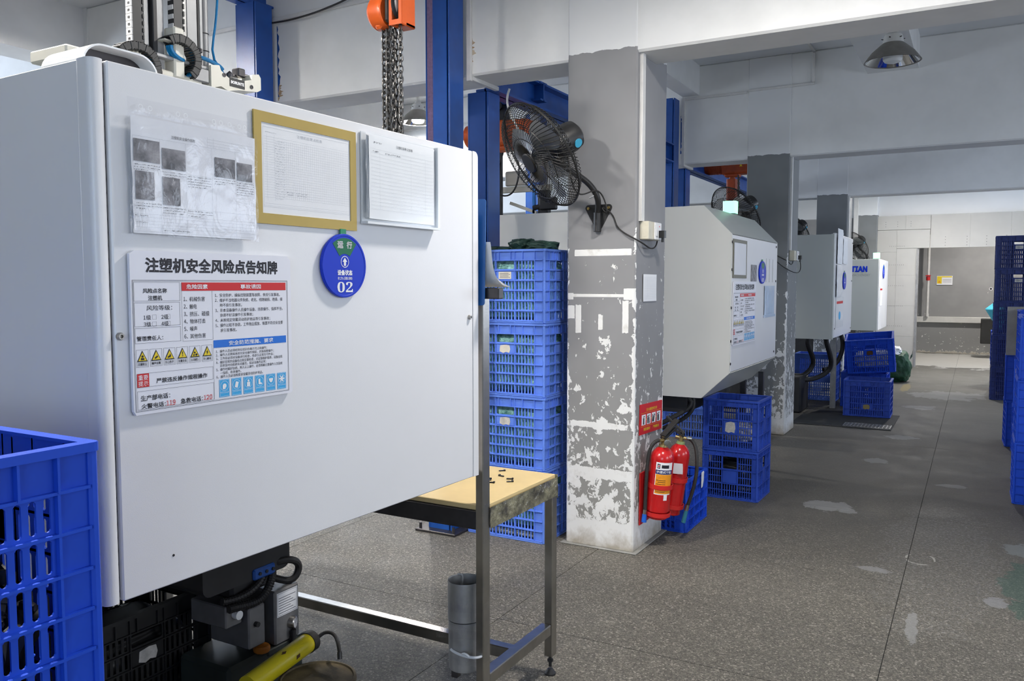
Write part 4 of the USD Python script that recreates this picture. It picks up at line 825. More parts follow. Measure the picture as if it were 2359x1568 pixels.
obj('crane_girder', cat(bx(-4.3, -2.87, 2.94, 3.06, 3.46, 3.474), bx(-4.3, -2.87, 2.94, 3.06, 3.60, 3.614), bx(-4.3, -2.87, 2.994, 3.006, 3.46, 3.61), bx(-2.87, -2.0, 2.94, 3.06, 3.46, 3.474), bx(-2.87, -2.0, 2.994, 3.006, 3.47, 3.53)) if False else cat(bx(-4.6, -1.9, 2.94, 3.06, 3.605, 3.62), bx(-4.6, -1.9, 2.994, 3.006, 3.62, 3.73), bx(-4.6, -1.9, 2.94, 3.06, 3.725, 3.739)), 'blue_steel', None, 'blue crane girder under the ceiling carrying the chain hoist', 'steel beam', smooth=False)

# ------------------------------------------------------------------ chain hoist and its chains
def link(L, W, r):
    n = 6; p = [(W/2*math.cos(a), (L/2-W/2)+W/2*math.sin(a), 0) for a in np.linspace(0, math.pi, n)]+[(W/2*math.cos(a), -(L/2-W/2)+W/2*math.sin(a), 0) for a in np.linspace(math.pi, 2*math.pi, n)]
    return tube(p, r, 5, closed=True)
def chain(x, y, z0, z1, L, W, r, seed=0):
    base = link(L, W, r); out = []; n = int((z1-z0)/(L-2.3*r)); rr = random.Random(seed); ph = rr.uniform(0, 1.5)
    for k in range(n+1):
        a = ph+(k % 2)*math.pi/2+rr.uniform(-.15, .15)
        out.append(xf(base, frame((x+rr.uniform(-.001, .001), y, z1-k*(z1-z0)/n), (math.cos(a), math.sin(a), 0), (0, 0, 1))))
    return cat(out)
HX, HY = -2.29, 3.0
ch = thing('chain_hoist', 'orange hand chain hoist with a bunch of dark chains hanging behind the cabinet', 'hoist', (HX, HY, 0))
obj('gear_cover', cat(xf(lathe([(0, -.045), (.060, -.045), (.072, -.03), (.074, .02), (.066, .036), (0, .04)], 30), frame((-.055, 0, 2.705), (0, 1, 0), (0, 0, 1))), bx(-.075, -.035, -.04, .04, 2.63, 2.66, .01)), 'hoist_orange', ch)
obj('gear_plate', xf(lathe([(0, 0), (.045, 0), (.045, .003), (0, .004)], 26), frame((-.103, -.0, 2.705), (0, 1, 0), (0, 0, 1))), 'steel_dark', ch) if False else obj('side_disc', xf(lathe([(0, 0), (.048, 0), (.046, .004), (0, .004)], 26), frame((-.0952, 0, 2.705), (0, -1, 0), (0, 0, 1))), 'galvanised', ch)
obj('centre_frame', bx(-.018, .012, -.045, .045, 2.65, 2.80, .01), 'iron_black', ch)
hw = sbox(.018, 2.628, .085, 2.80).difference(sbox(.034, 2.65, .070, 2.765))
obj('hand_wheel_cover', cat(xf(ext(hw, .004), frame((0, -.05, 0), (1, 0, 0), (0, 0, 1))), bx(.018, .034, -.05, .05, 2.628, 2.80, .006), bx(.076, .085, -.05, .05, 2.628, 2.80, .004), bx(.018, .085, -.02, .05, 2.628, 2.645, .004)), 'hoist_orange', ch, smooth=False)
obj('hand_wheel', xf(lathe([(0, -.018), (.055, -.018), (.07, -.010), (.058, 0), (.07, .010), (.055, .018), (0, .018)], 24), frame((.052, 0, 2.72), (0, 1, 0), (0, 0, 1))), 'steel_dark', ch)
obj('hook', tube(spline([(0, 0, 2.79), (0, 0, 3.2), (0, 0, 3.5), (0, 0, 3.60)], 20), .012, 8), 'steel_dark', ch)
zb = 1.98
for k, (dx, dy, L, W, r, zt) in enumerate(((-.052, .0, .034, .021, .0042, 2.64), (-.036, .02, .034, .021, .0042, 2.66), (-.022, -.01, .034, .021, .0042, 2.66), (-.008, .025, .034, .021, .0042, 2.66), (.004, -.008, .034, .021, .0042, 2.66), (.028, .015, .030, .018, .0032, 2.64), (.062, -.03, .032, .017, .0028, 2.80))):
    obj('chain', chain(dx, dy, zb, zt, L, W, r, k), 'chain_steel', ch, 'long separate hand chain' if k == 6 else None)
st = obj('lifting_strap', xf(bx(-.0165, .0165, -.002, .002, 1.2, 3.45), trimesh.transformations.translation_matrix((-2.512, 3.6, 0))), 'strap_purple', None, 'flat purple webbing strap hanging left of the tall blue post', 'strap', smooth=False)
obj('hanging_cable', tube(spline([(-4.42, 4.25, 3.31), (-4.0, 4.24, 3.29), (-3.6, 4.235, 3.34), (-3.2, 4.2, 3.45), (-3.05, 4.15, 3.52)], 30), .006, 6), 'rubber', None, 'thin black cable sagging along the first beam', 'cable')

# electric hoists
def electric_hoist(label, x, y, z, rot, m='hoist_orange_deep', box=True):
    t = thing('electric_hoist', label, 'hoist', (x, y, z), rot)
    fins = cat([xf(lathe([(.050, 0), (.088, 0), (.088, .006), (.050, .006)], 24), frame((-.24+.016*k, 0, 0), (0, 1, 0), (0, 0, 1))) for k in range(11)])
    obj('motor', cat(xf(lathe([(0, -.30), (.055, -.30), (.080, -.285), (.082, -.25), (.078, -.06), (0, -.06)], 28), frame((0, 0, 0), (0, 1, 0), (0, 0, 1))), fins), m, t, 'finned orange motor')
    obj('gear_case', cat(rbox(-.075, .075, -.085, .085, -.095, .09, .03, 4, 0), rbox(.07, .22, -.09, .09, -.10, .085, .035, 4, 0), bx(-.05, .12, -.06, .06, -.125, -.09, .01)), m, t)
    obj('warning_label', cat(flat(Polygon([(0, 0), (.034, 0), (.017, .030)])).apply_transform(frame((.125, -.0915, -.02), (1, 0, 0), (0, 0, 1)))), 'print_yellow', t, smooth=False)
    obj('hanger', cat(bx(-.02, .04, -.05, .05, .08, .2, .006), cyl((-.0, -.07, .19), (-.0, .07, .19), .03, 16)), 'iron_black', t)
    if box:
        obj('chain_bag', cat(rbox(-.03, .085, -.06, .06, -.43, -.15, .03, 4, 2), bx(.0, .06, -.03, .03, -.16, -.08, .01)), m, t, 'orange chain bucket')
        obj('chain', chain(.105, 0, -.52, -.09, .036, .022, .0042, 7), 'chain_steel', t)
    return t
electric_hoist('finned orange electric hoist motor behind the short blue post by the fan', -3.06, 5.3, 2.60, .05, 'hoist_orange', False)
electric_hoist('deep orange electric hoist with chain bucket under the second beam', -2.52, 9.6, 2.86, .05)
electric_hoist('orange hoist half hidden behind the flaked pillar, under the blue beam', -2.35, 5.95, 2.74, .0, 'hoist_orange', False)
obj('power_cable', tube(spline([(-3.3, 9.5, 2.74), (-3.0, 9.5, 2.78), (-2.82, 9.55, 2.82)], 12), .012, 6), 'rubber', None, 'thick black cable running into the far orange hoist', 'cable')
obj('power_cable', tube(spline([(-2.42, 9.56, 2.80), (-2.40, 9.52, 2.5), (-2.41, 9.5, 2.2), (-2.40, 9.5, 1.95)], 14), .009, 6), 'rubber', None, 'black cable hanging beside the second pillar', 'cable')
obj('power_cable', tube(spline([(-2.13, 4.57, 2.752), (-2.15, 4.66, 2.62), (-2.22, 4.72, 2.47), (-2.34, 4.75, 2.34)], 16), .008, 6), 'rubber', None, 'black cable descending beside the pillar behind the fan', 'cable')
obj('power_cable', tube(spline([(-2.62, 4.63, 2.74), (-2.63, 4.63, 2.62), (-2.58, 4.63, 2.52), (-2.52, 4.63, 2.42), (-2.46, 4.63, 2.36)], 16), .007, 6), 'conduit', None, 'grey-white cable looping left of the fan guard', 'cable')

# ------------------------------------------------------------------ hanging lamps
def lamp(label, x, y, z, top, lit, group=None):
    t = thing('pendant_lamp', label, 'lamp', (x, y, z), group=group)
    obj('shade', lathe([(.205, -.06), (.200, -.062), (.196, -.056), (.15, .0), (.09, .055), (.075, .07), (.073, .074), (.078, .076), (.095, .062), (.155, .008), (.205, -.06)], 48), 'lamp_metal', t)
    obj('reflector', lathe([(.194, -.055), (.147, .001), (.088, .055), (.05, .068)][::-1], 48), 'reflector', t)
    obj('neck', lathe([(.0, .066), (.078, .066), (.074, .10), (.064, .138), (.05, .150), (.036, .156), (.036, .178), (0, .178)], 32), 'lamp_neck', t)
    obj('vent_slots', cat([xf(bx(-.006, .006, -.002, .002, -.016, .016, .002), frame((.0705*math.cos(a), .0705*math.sin(a), .108), (-math.sin(a), math.cos(a), 0), (math.cos(a)*.2, math.sin(a)*.2, -1))) for a in np.arange(6)*math.pi/3+.3]), 'gap_dark', t)
    obj('bulb', lathe([(0, -.072), (.03, -.071), (.058, -.062), (.070, -.045), (.072, -.02), (.072, .055), (0, .06)], 32), ('bulb_lit_over' if -4 < x < -2 else 'bulb_lit_left' if x < -2 and y < 5 else 'bulb_lit_over' if x < -2 else 'bulb_lit_far' if y > 10 else 'bulb_lit') if lit else 'bulb_off', t, 'glowing bulb' if lit else 'unlit white bulb')
    if lit:
        dl = UsdLux.DiskLight.Define(stage, str(t.GetPath())+'/glow'); dl.CreateRadiusAttr(.13); dl.CreateIntensityAttr(DOWN_L if x > -2 else 30.0); dl.CreateColorAttr(Gf.Vec3f(*LAMP_COL)); dl.AddTranslateOp().Set((0, 0, -.078))
    obj('stem', cyl((0, 0, .17), (0, 0, top-z), .022, 16), 'lamp_neck', t)
    return t
lamp('unlit silver pendant lamp hanging at upper right over the aisle', -.62, 7.07, 3.27, 3.46, False)
lamp('lit pendant lamp glowing white behind the purple strap', -5.60, 7.78, 3.40, CZ, True)
lamp('pendant lamp whose rim just shows below the second beam', -.68, 11.2, 3.30, 3.46, False)
lamp('lit lamp over the aisle just outside the picture', -.62, 2.9, 3.24, 3.46, True)
lamp('lit lamp right above the nearest machine, outside the picture', -2.63, 1.06, 3.25, 3.44, True)
lamp('lit lamp at far left in the nearest bay, just outside the picture', -5.60, 2.9, 3.42, CZ, True)
lamp('lit lamp inside the recess beyond the partition', .6, 18.7, 3.30, CZ, True)
lamp('lit lamp over the aisle beyond the third beam', -.62, 14.7, 3.27, 3.46, True)

# ------------------------------------------------------------------ wall fans
FC = np.array([-2.03, 3.92, 2.18]); FA = np.array([-.501, -.678, -.538]); FA /= np.linalg.norm(FA)
def fan(label, full=True):
    """origin at the wall plate; modelled in the pose of the nearest fan"""
    t = thing('wall_fan', label, 'fan', (-1.85, 4.285, 1.87))
    o = np.array([-1.85, 4.285, 1.87]); c = FC-o; ax = FA
    sx = np.cross((0, 0, 1), ax); sx /= np.linalg.norm(sx); M = frame(c, sx, np.cross(ax, sx), ax)      # z = blowing direction
    R_ = .300
    def dome(h0, h1, k, n, twist):
        out = []
        for i in range(n):
            a = 2*math.pi*i/n; p = []
            for s in np.linspace(0, 1, 9):
                r = .055+(R_-.055)*s; z = h0+(h1-h0)*math.sqrt(max(0, 1-(s)**k)); aa = a+twist*(1-s)
                p.append((r*math.cos(aa), r*math.sin(aa), z))
            out.append(tube(p, .0020, 4, caps=False))
        for s in (0, .33, .66):
            r = .055+(R_-.055)*s; z = h0+(h1-h0)*math.sqrt(max(0, 1-s**k)); out.append(tube([(r*math.cos(a), r*math.sin(a), z) for a in np.linspace(0, 2*math.pi, 49)[:-1]], .0024, 5, closed=True))
        return cat(out)
    rg = tube([(R_*math.cos(a), R_*math.sin(a), 0) for a in np.linspace(0, 2*math.pi, 65)[:-1]], .004, 6, closed=True)
    obj('front_guard', xf(cat(dome(.0, .072, 4, 80, .5), rg, lathe([(0, .088), (.05, .086), (.056, .080), (.056, .076), (0, .076)], 28)), M), 'guard_wire', t, kind='stuff')
    obj('rear_guard', xf(cat(dome(.0, -.072, 4, 80, -.35), tr(rg, 0, 0, -.004)), M), 'guard_wire', t, kind='stuff')
    for k in range(3):
        a0 = 2*math.pi*k/3+.55; rows = []
        for s in np.linspace(0, 1, 8):
            r = .045+.205*s; wdt = .55+.42*math.sin(math.pi*min(1, s*.9+.08)); aa = np.linspace(a0-wdt*.55, a0+wdt*.55, 8)
            rows.append([(r*math.cos(q), r*math.sin(q), .045*(q-a0)/.6*(1-.3*s)) for q in aa])
        v = np.array(rows).reshape(-1, 3); i, j = np.meshgrid(np.arange(7), np.arange(7), indexing='ij'); b = (i*8+j).ravel(); f = np.vstack([np.c_[b, b+8, b+9], np.c_[b, b+9, b+1]])
        bl = trimesh.Trimesh(np.vstack([v+[0, 0, .001], v-[0, 0, .001]]), np.vstack([f, f[:, ::-1]+len(v)]), process=False)
        obj('blade', xf(bl, M), 'fan_blade', t, smooth=True)
    obj('hub', xf(lathe([(0, -.03), (.05, -.03), (.05, .02), (.035, .035), (0, .038)], 26), M), 'black_plastic', t)
    obj('motor_housing', xf(lathe([(0, -.262), (.052, -.259), (.074, -.242), (.082, -.205), (.082, -.11), (.074, -.09), (0, -.088)], 36), M), 'black_plastic', t)
    kd = xf(lathe([(0, 0), (.027, 0), (.027, .003), (0, .003)], 26), M@frame((.062, -.052, -.175), (.64, .77, 0), (0, 0, 1))) if False else None
    kp = np.array([.082*math.cos(-.55), .082*math.sin(-.55), -.195])
    Mk = M@frame(kp, (-math.sin(-.55), math.cos(-.55), 0), (0, 0, -1))
    kn = obj('speed_dial', xf(lathe([(0, -.004), (.024, -.004), (.024, .003), (0, .003)], 26), Mk), 'picto_dial', t, 'blue and red speed dial')
    obj('dial_red', xf(flat(Polygon([(0, 0)]+[(.025*math.cos(a), .025*math.sin(a)) for a in np.linspace(-2.2, -1.0, 8)]), .0034), Mk), 'print_red', kn, smooth=False)
    obj('knob', xf(lathe([(0, 0), (.016, 0), (.015, .016), (0, .016)], 18), Mk), 'black_plastic', kn)
    ms = c-ax*.16
    el = spline([(0, -.020, -.06), (0, -.024, .02), (.02, -.07, .10), (-.02, -.13, .19), tuple((ms+np.array([.0, -.02, -.10]))), tuple(ms+np.array([0, 0, -.06]))], 34)
    obj('support_arm', tube(el, .0165, 14), 'black_plastic', t)
    obj('joint', cat(cyl(ms+[-.0, 0, -.11], ms+[0, 0, -.05], .026, 18), bx(*(ms[0]-.02, ms[0]+.02), *(ms[1]-.02, ms[1]+.02), *(ms[2]-.10, ms[2]-.05), .004)), 'black_plastic', t)
    pl = Polygon([(-.062, .058), (.062, .058), (0, -.052)]).buffer(.018)
    obj('wall_plate', xf(ext(pl, .008), frame((0, -.0005, 0), (1, 0, 0), (0, 0, 1))), 'black_plastic', t, smooth=False)
    obj('socket_tube', cyl((0, -.024, -.075), (0, -.024, .03), .022, 18), 'black_plastic', t)
    for (x, z) in ((-.060, .056), (.060, .056), (0, -.052)): obj('bolt', xf(hexbolt(.009, .010), frame((x, -.009, z), (1, 0, 0), (0, 0, 1))), 'brass', t)
    obj('power_cord', tube(spline([tuple(ms+np.array([.03, 0, -.08])), (.02, -.12, .14), (.045, -.05, .11), (.05, -.03, .03), (.03, -.03, .055), (.07, -.012, .03), (.11, -.010, -.045), (.17, -.012, -.095), (.215, -.016, -.118), (.245, .02, -.14), (.25, .14, -.165), (.252, .215, -.155), (.252, .250, -.12)], 70), .0042, 6), 'rubber', t)
    obj('cable_tie', tube([(.0+.024*math.cos(a), -.075+.02*math.sin(a), .115+.008*math.cos(a)) for a in np.linspace(0, 6.28, 20)], .0028, 5), 'paper', t, 'white cable tie')
    return t
fan1 = fan('big black wall fan on the nearest flaked pillar')
copy_of(fan1, 'black wall fan whose motor peeks over the cream chamfered machine', (-1.88, 8.45, 1.87))
copy_of(fan1, 'black wall fan whose guard shows above the grey box machine', (-2.13, 12.6, 1.93))
copy_of(fan1, 'small dark wall fan far off above the last machine', (-1.80, 16.62, 1.90))
fan1.GetAttribute('xformOp:transform').Set(fan1.GetAttribute('xformOp:transform').Get())

# ------------------------------------------------------------------ conduits, sockets, notices on the pillars
def cabling(y0, label1, label2, zs=1.80):
    obj('cable_conduit', cat(bx(-1.630, -1.612, y0+.033, y0+.056, zs+.05, 3.45), bx(-1.630, -1.612, y0+.058, y0+.075, zs+.05, 3.45)), 'conduit', None, label1, 'conduit', smooth=False)
    t = thing('power_socket', label2, 'socket', (-1.63, y0, zs))
    obj('base_box', bx(0, .052, .05, .235, -.05, .05, .004), 'pvc_cream', t, 'yellowed plastic box', smooth=False)
    obj('socket_plate', bx(.052, .062, .13, .235, -.048, .048, .003), 'plug_white', t, smooth=False)
    obj('switch', cat(bx(.062, .066, .14, .17, -.03, .035, .002)), 'plug_white', t, smooth=False)
    obj('indicator', bx(.062, .0635, .195, .202, .024, .030), 'print_red', t, smooth=False)
    obj('plug', cat(rbox(.06, .096, .188, .222, -.036, .004, .008, 3, 2), cyl((.08, .205, -.06), (.08, .205, -.034), .008, 10)), 'black_plastic', t)
    return t
cabling(4.285, 'white cable conduit down the nearest pillar', 'yellowed wall socket with black plug on the nearest pillar')
cabling(8.45, 'white cable conduit down the second pillar', 'cream wall socket on the second pillar', 1.79)
obj('cable_conduit', bx(-1.630, -1.605, 12.61, 12.66, 1.9, 3.4), 'conduit', None, 'white conduit on the third pillar', 'conduit', smooth=False)
obj('cable_conduit', bx(-2.03, -1.955, 16.54, 16.62, 0, 3.7), 'conduit', None, 'wide white trunking on the farthest pillar', 'conduit', smooth=False)
obj('power_cable', tube(spline([(-1.55, 8.655, 1.735), (-1.54, 8.62, 1.66), (-1.56, 8.5, 1.62), (-1.64, 8.42, 1.66), (-1.75, 8.43, 1.75)], 20), .004, 6), 'rubber', None, 'black cord hanging from the second pillar socket', 'cable')
for (x0, x1, y0, y1, z0, z1, lb) in ((-6.3, -2.69, 4.262, 4.284, 3.31, 3.335, 'white trunking running along the face of the nearest beam'), (-2.71, -2.68, 4.262, 4.284, 2.72, 3.305, 'white trunking dropping down the nearest beam right of the tall blue post'), (-2.71, -2.68, 4.288, 4.60, 2.727, 2.7515, 'white trunking running under the nearest beam'),
        (-2.04, -1.42, 8.428, 8.443, 3.415, 3.437, 'white trunking crossing above the second pillar'), (-2.69, -2.06, 8.428, 8.449, 3.40, 3.422, 'white trunking on the second beam left of its pillar'), (-1.44, -1.415, 8.428, 8.449, 3.44, 3.715, 'short white trunking rising from the second beam to the ceiling'), (-1.44, -1.415, 7.6, 8.449, 3.722, 3.739, 'white trunking along the ceiling before the second beam'),
        (-2.72, -2.69, 8.428, 8.449, 2.73, 3.43, 'white trunking dropping down the second beam beside the dark blue post'), (-2.72, -2.69, 8.453, 8.75, 2.727, 2.7515, 'white trunking under the second beam'), (-9, -3.2, 8.428, 8.449, 3.40, 3.425, 'white trunking on the far left of the second beam')):
    obj('cable_trunking', bx(x0, x1, y0, y1, z0, z1, .002), 'conduit', None, lb, 'trunking', smooth=False)
nt = thing('paper_notice', 'white lined paper notice taped on the shaded side of the nearest pillar', 'notice', M=frame((-1.6265, 4.388, 1.407), (0, 1, 0), (0, 0, 1)))
obj('paper_sheet', crumpled(.220, .153, 71, .003, 16, 12, z0=.001), 'paper', nt, smooth=True)
obj('ruled_lines', tr(cat([R(14, 18+9*k, 206, 18.5+9*k) for k in range(14)]+[R(x, 18, x+.5, 135) for x in (14, 60, 206)]), 0, 0, .0048), 'print_faint', nt, smooth=False)
fs = thing('fire_sign', 'red fire extinguisher instruction sign low on the nearest pillar', 'sign', M=frame((-1.628, 4.352, .655), (0, 1, -.04), (0, 0, 1)))
obj('sign_plate', bx(0, .372, 0, .172, 0, .004), 'print_red', fs, smooth=False)
obj('panels', tr(cat([R(26+84*k, 52, 92+84*k, 112) for k in range(4)]), 0, 0, .0045), 'print_white', fs, smooth=False)
pg = []
for k in range(4):
    cx = 59+84*k; pg += [flat(sc(saf.rotate(unary_union([sbox(cx-9, 56, cx+9, 92), sbox(cx-4, 92, cx+4, 102), sbox(cx-4, 98, cx+16, 103)]), (0, 12, -22, 8)[k])))]
    if k: pg.append(flat(sc(unary_union([Point(cx-20, 96).buffer(6), sbox(cx-26, 58, cx-14, 90)]))))
obj('figures', tr(cat(pg), 0, 0, .0048), 'print_black', fs, smooth=False)
obj('arrows', tr(cat([flat(sc(Polygon([(94+84*k, 76), (104+84*k, 82), (94+84*k, 88)]))) for k in range(3)]), 0, 0, .0048), 'print_yellow', fs, smooth=False)
obj('white_print', tr(cat(T('灭火器使用方法', 100, 128, 280, 146, bold=1), T('消防器材', 60, 18, 170, 36, bold=1), T('严禁挪用', 215, 18, 320, 36, bold=1), R(15, 120, 357, 121.5), R(15, 44, 357, 45.5)), 0, 0, .0045), 'print_yellow', fs, smooth=False)

# ------------------------------------------------------------------ fire extinguishers
def extinguisher(label, base, lean, r, h, az, lab):
    M = frame(base, (math.cos(az), math.sin(az), -lean*math.cos(az)), (-math.sin(az), math.cos(az), lean*math.sin(az)*0)) if False else None
    zx = np.array([lean, 0.0, 1.0]); zx /= np.linalg.norm(zx); x_ = np.array([1.0, 0, -lean]); x_ /= np.linalg.norm(x_)
    M = np.eye(4); M[:3, 0] = x_; M[:3, 1] = np.cross(zx, x_); M[:3, 2] = zx; M[:3, 3] = base
    t = thing('fire_extinguisher', label, 'fire extinguisher', M=M)
    pr = [(0, 0), (r*.80, 0), (r*.86, .004), (r*.86, .04), (r*.98, .046), (r, .054)]+[(r, h*.82)]+[(r*math.cos(a), h*.82+(h*.18)*math.sin(a)) for a in np.linspace(.15, 1.15, 7)]+[(r*.32, h+.001), (0, h+.001)]
    obj('cylinder', lathe(pr, 40), 'ext_red', t)
    obj('collar', lathe([(0, h-.003), (r*.40, h-.003), (r*.36, h+.012), (0, h+.012)], 24), 'dusty_green' if not lab else 'dusty_brass', t)
    vz = h+.012; d = np.array([math.cos(az), math.sin(az), 0])
    obj('valve', cat(cyl((0, 0, vz), (0, 0, vz+.045), .013, 16), cyl(tuple(-d*.03+[0, 0, vz+.022]), tuple(d*.034+[0, 0, vz+.022]), .010, 14)), 'dusty_brass', t)
    v0 = np.array([0, 0, vz+.045])
    def bar(a, b, w, th): 
        a, b = np.array(a), np.array(b); L = np.linalg.norm(b-a); return xf(bx(-w/2, w/2, 0, L, -th/2, th/2, .002), frame(a, np.cross((b-a)/L, (0, 0, 1)), b-a))
    obj('carry_handle', bar(v0-d*.012+[0, 0, -.012], v0+d*.085+[0, 0, .042], .036, .013), 'black_plastic', t)
    obj('squeeze_lever', bar(v0-d*.015+[0, 0, .003], v0+d*.100+[0, 0, .088], .036, .012), 'rubber', t)
    s = np.array([-d[1], d[0], 0])
    if lab:
        gp = v0+np.array([.035, -.04, -.026]); Mg = frame(gp, (.9, .45, 0), (0, 0, 1))
        obj('pressure_gauge', xf(lathe([(0, -.008), (.018, -.008), (.019, .004), (.016, .005), (0, .005)], 22), Mg), 'steel', t)
        obj('gauge_stem', cyl(tuple(v0+[0, 0, -.026]), tuple(gp), .006, 10), 'dusty_brass', t)
        hs = spline([(-.02, -.02, vz+.022), (-.046, -.045, vz-.002), (-.060, -.060, h*.85), (-.058, -.068, h*.6), (-.052, -.070, h*.3), (-.048, -.070, .05)], 40)
        obj('hose', tube(hs, .0105, 10), 'rubber', t); obj('hose_tip', cyl((-.048, -.070, .052), (-.048, -.070, .022), .0125, 12), 'steel', t)
        obj('nozzle', cyl((-.048, -.072, .026), (-.047, -.073, -.020), .0125, 14, .015), 'blue_valve', t, 'blue nozzle tip')
        def wrap(x0, z0, x1, z1, off=.0006):
            n = 10; a = np.linspace(x0, x1, n); rr = r+off
            v = np.vstack([np.c_[rr*np.sin(a), -rr*np.cos(a), np.full(n, z)] for z in (z0, z1)]); i = np.arange(n-1)
            return trimesh.Trimesh(v, np.vstack([np.c_[i, i+1, i+1+n], np.c_[i, i+1+n, i+n]]), process=False)
        def wtext(s_, x0, z0, x1, z1, off, **k):
            m = text(s_, x0, z0, x1, z1, **k); a = m.vertices[:, 0]; rr = r+off
            return trimesh.Trimesh(np.c_[rr*np.sin(a), -rr*np.cos(a), m.vertices[:, 1]], m.faces, process=False)
        a0, a1 = -.12, 1.35
        obj('label', wrap(a0, .15, a1, .335), 'print_white', t, smooth=True)
        obj('label_band', wrap(a0+.01, .268, a1, .292, .0009), 'print_navy', t, smooth=True)
        obj('label_orange', cat(wrap(a0+.06, .156, a1, .255, .0009), wrap(a0+.06, .255, a1, .267, .0009)), 'print_orange', t, smooth=True)
        obj('label_print', cat(wtext('手提式干粉', a0+.08, .273, a1-.1, .288, .0014, bold=1)), 'print_white', t, smooth=True)
        obj('label_black', cat(wtext('D', a0+.10, .302, a0+.28, .322, .0012, bold=3, fname=INTER), wtext('耐火', a0+.42, .302, a0+.95, .320, .0012, bold=2)) if False else cat(wrap(a0+.12, .300, a0+.36, .326, .0012), wrap(a0+.48, .303, a0+1.1, .321, .0012)), 'print_black', t, smooth=True)
        obj('label_mark', cat(wrap(a0+.17, .305, a0+.31, .321, .0016)), 'print_white', t, smooth=True); obj('label_mark', cat(wrap(a0+.20, .308, a0+.28, .318, .0020)), 'print_red', t, smooth=True)
        obj('small_print', cat([wrap(a0+.14+.12*(k % 2), .165+.011*k, a0+.9, .168+.011*k, .0013) for k in range(7)]), 'rust', t, kind='stuff', smooth=True)
        obj('size_print', cat(wrap(a1-.62, .118, a1-.30, .15, .0010)), 'print_white', t, smooth=True)
    else:
        hs = spline([(.03, .02, vz+.022), (.062, .024, vz+.010), (.100, .016, h*.88), (.116, .006, h*.66), (.110, -.006, h*.35), (.098, -.014, .075)], 40)
        obj('hose', tube(hs, .0105, 10), 'rubber', t); obj('hose_tip', cyl((.098, -.014, .08), (.095, -.015, .045), .0125, 12), 'steel', t); obj('hose_nut', cyl((.03, .02, vz+.022), (.055, .027, vz+.022), .0125, 12), 'steel', t)
        obj('nozzle', cyl((.095, -.015, .05), (.088, -.016, -.03), .011, 14, .013), 'teal_nozzle', t, 'teal nozzle tip')
        obj('inspection_tag', xf(crumpled(.062, .062, 81, .002, 6, 6, z0=.001), frame((-.005, -r-.0045, h*.60), (1, .12, .12), (0, 0, 1))), 'paper', t, smooth=True)
        obj('pin_ring', tube([(.0+.010*math.cos(a), -.018, vz+.05+.010*math.sin(a)) for a in np.linspace(0, 6.28, 16)], .0015, 5), 'steel', t)
    return t
extinguisher('nearer red fire extinguisher with orange and white label', (-1.550, 4.44, .178), .085, .068, .415, 1.20, True)
extinguisher('farther red fire extinguisher with a paper tag and teal-tipped hose', (-1.535, 4.645, .155), .13, .063, .425, 3.45, False)
bk_ = thing('extinguisher_bracket', 'red steel bracket holding the two extinguishers on the pillar', 'bracket', (-1.625, 4.44, .14))
obj('back_plate', bx(0, .006, -.085, .30, .0, .30, .002), 'bracket_red', bk_, smooth=False)
def ring(cx, cy, z0, z1, r, lean): return tr(xf(lathe([(r, z0), (r+.004, z0), (r+.004, z1), (r, z1), (r, z0)], 36), np.array([[1, 0, lean, 0], [0, 1, 0, 0], [-lean, 0, 1, 0], [0, 0, 0, 1.0]])), cx, cy, 0)
obj('retaining_ring', ring(.075, 0, .215, .240, .0685, .085), 'bracket_red', bk_); obj('retaining_ring', ring(.09, .205, .215, .240, .0640, .13), 'bracket_red', bk_)
obj('support_ring', ring(.075, 0, .055, .078, .0695, .085), 'bracket_red', bk_); obj('support_ring', ring(.09, .205, .055, .078, .0645, .13), 'bracket_red', bk_)
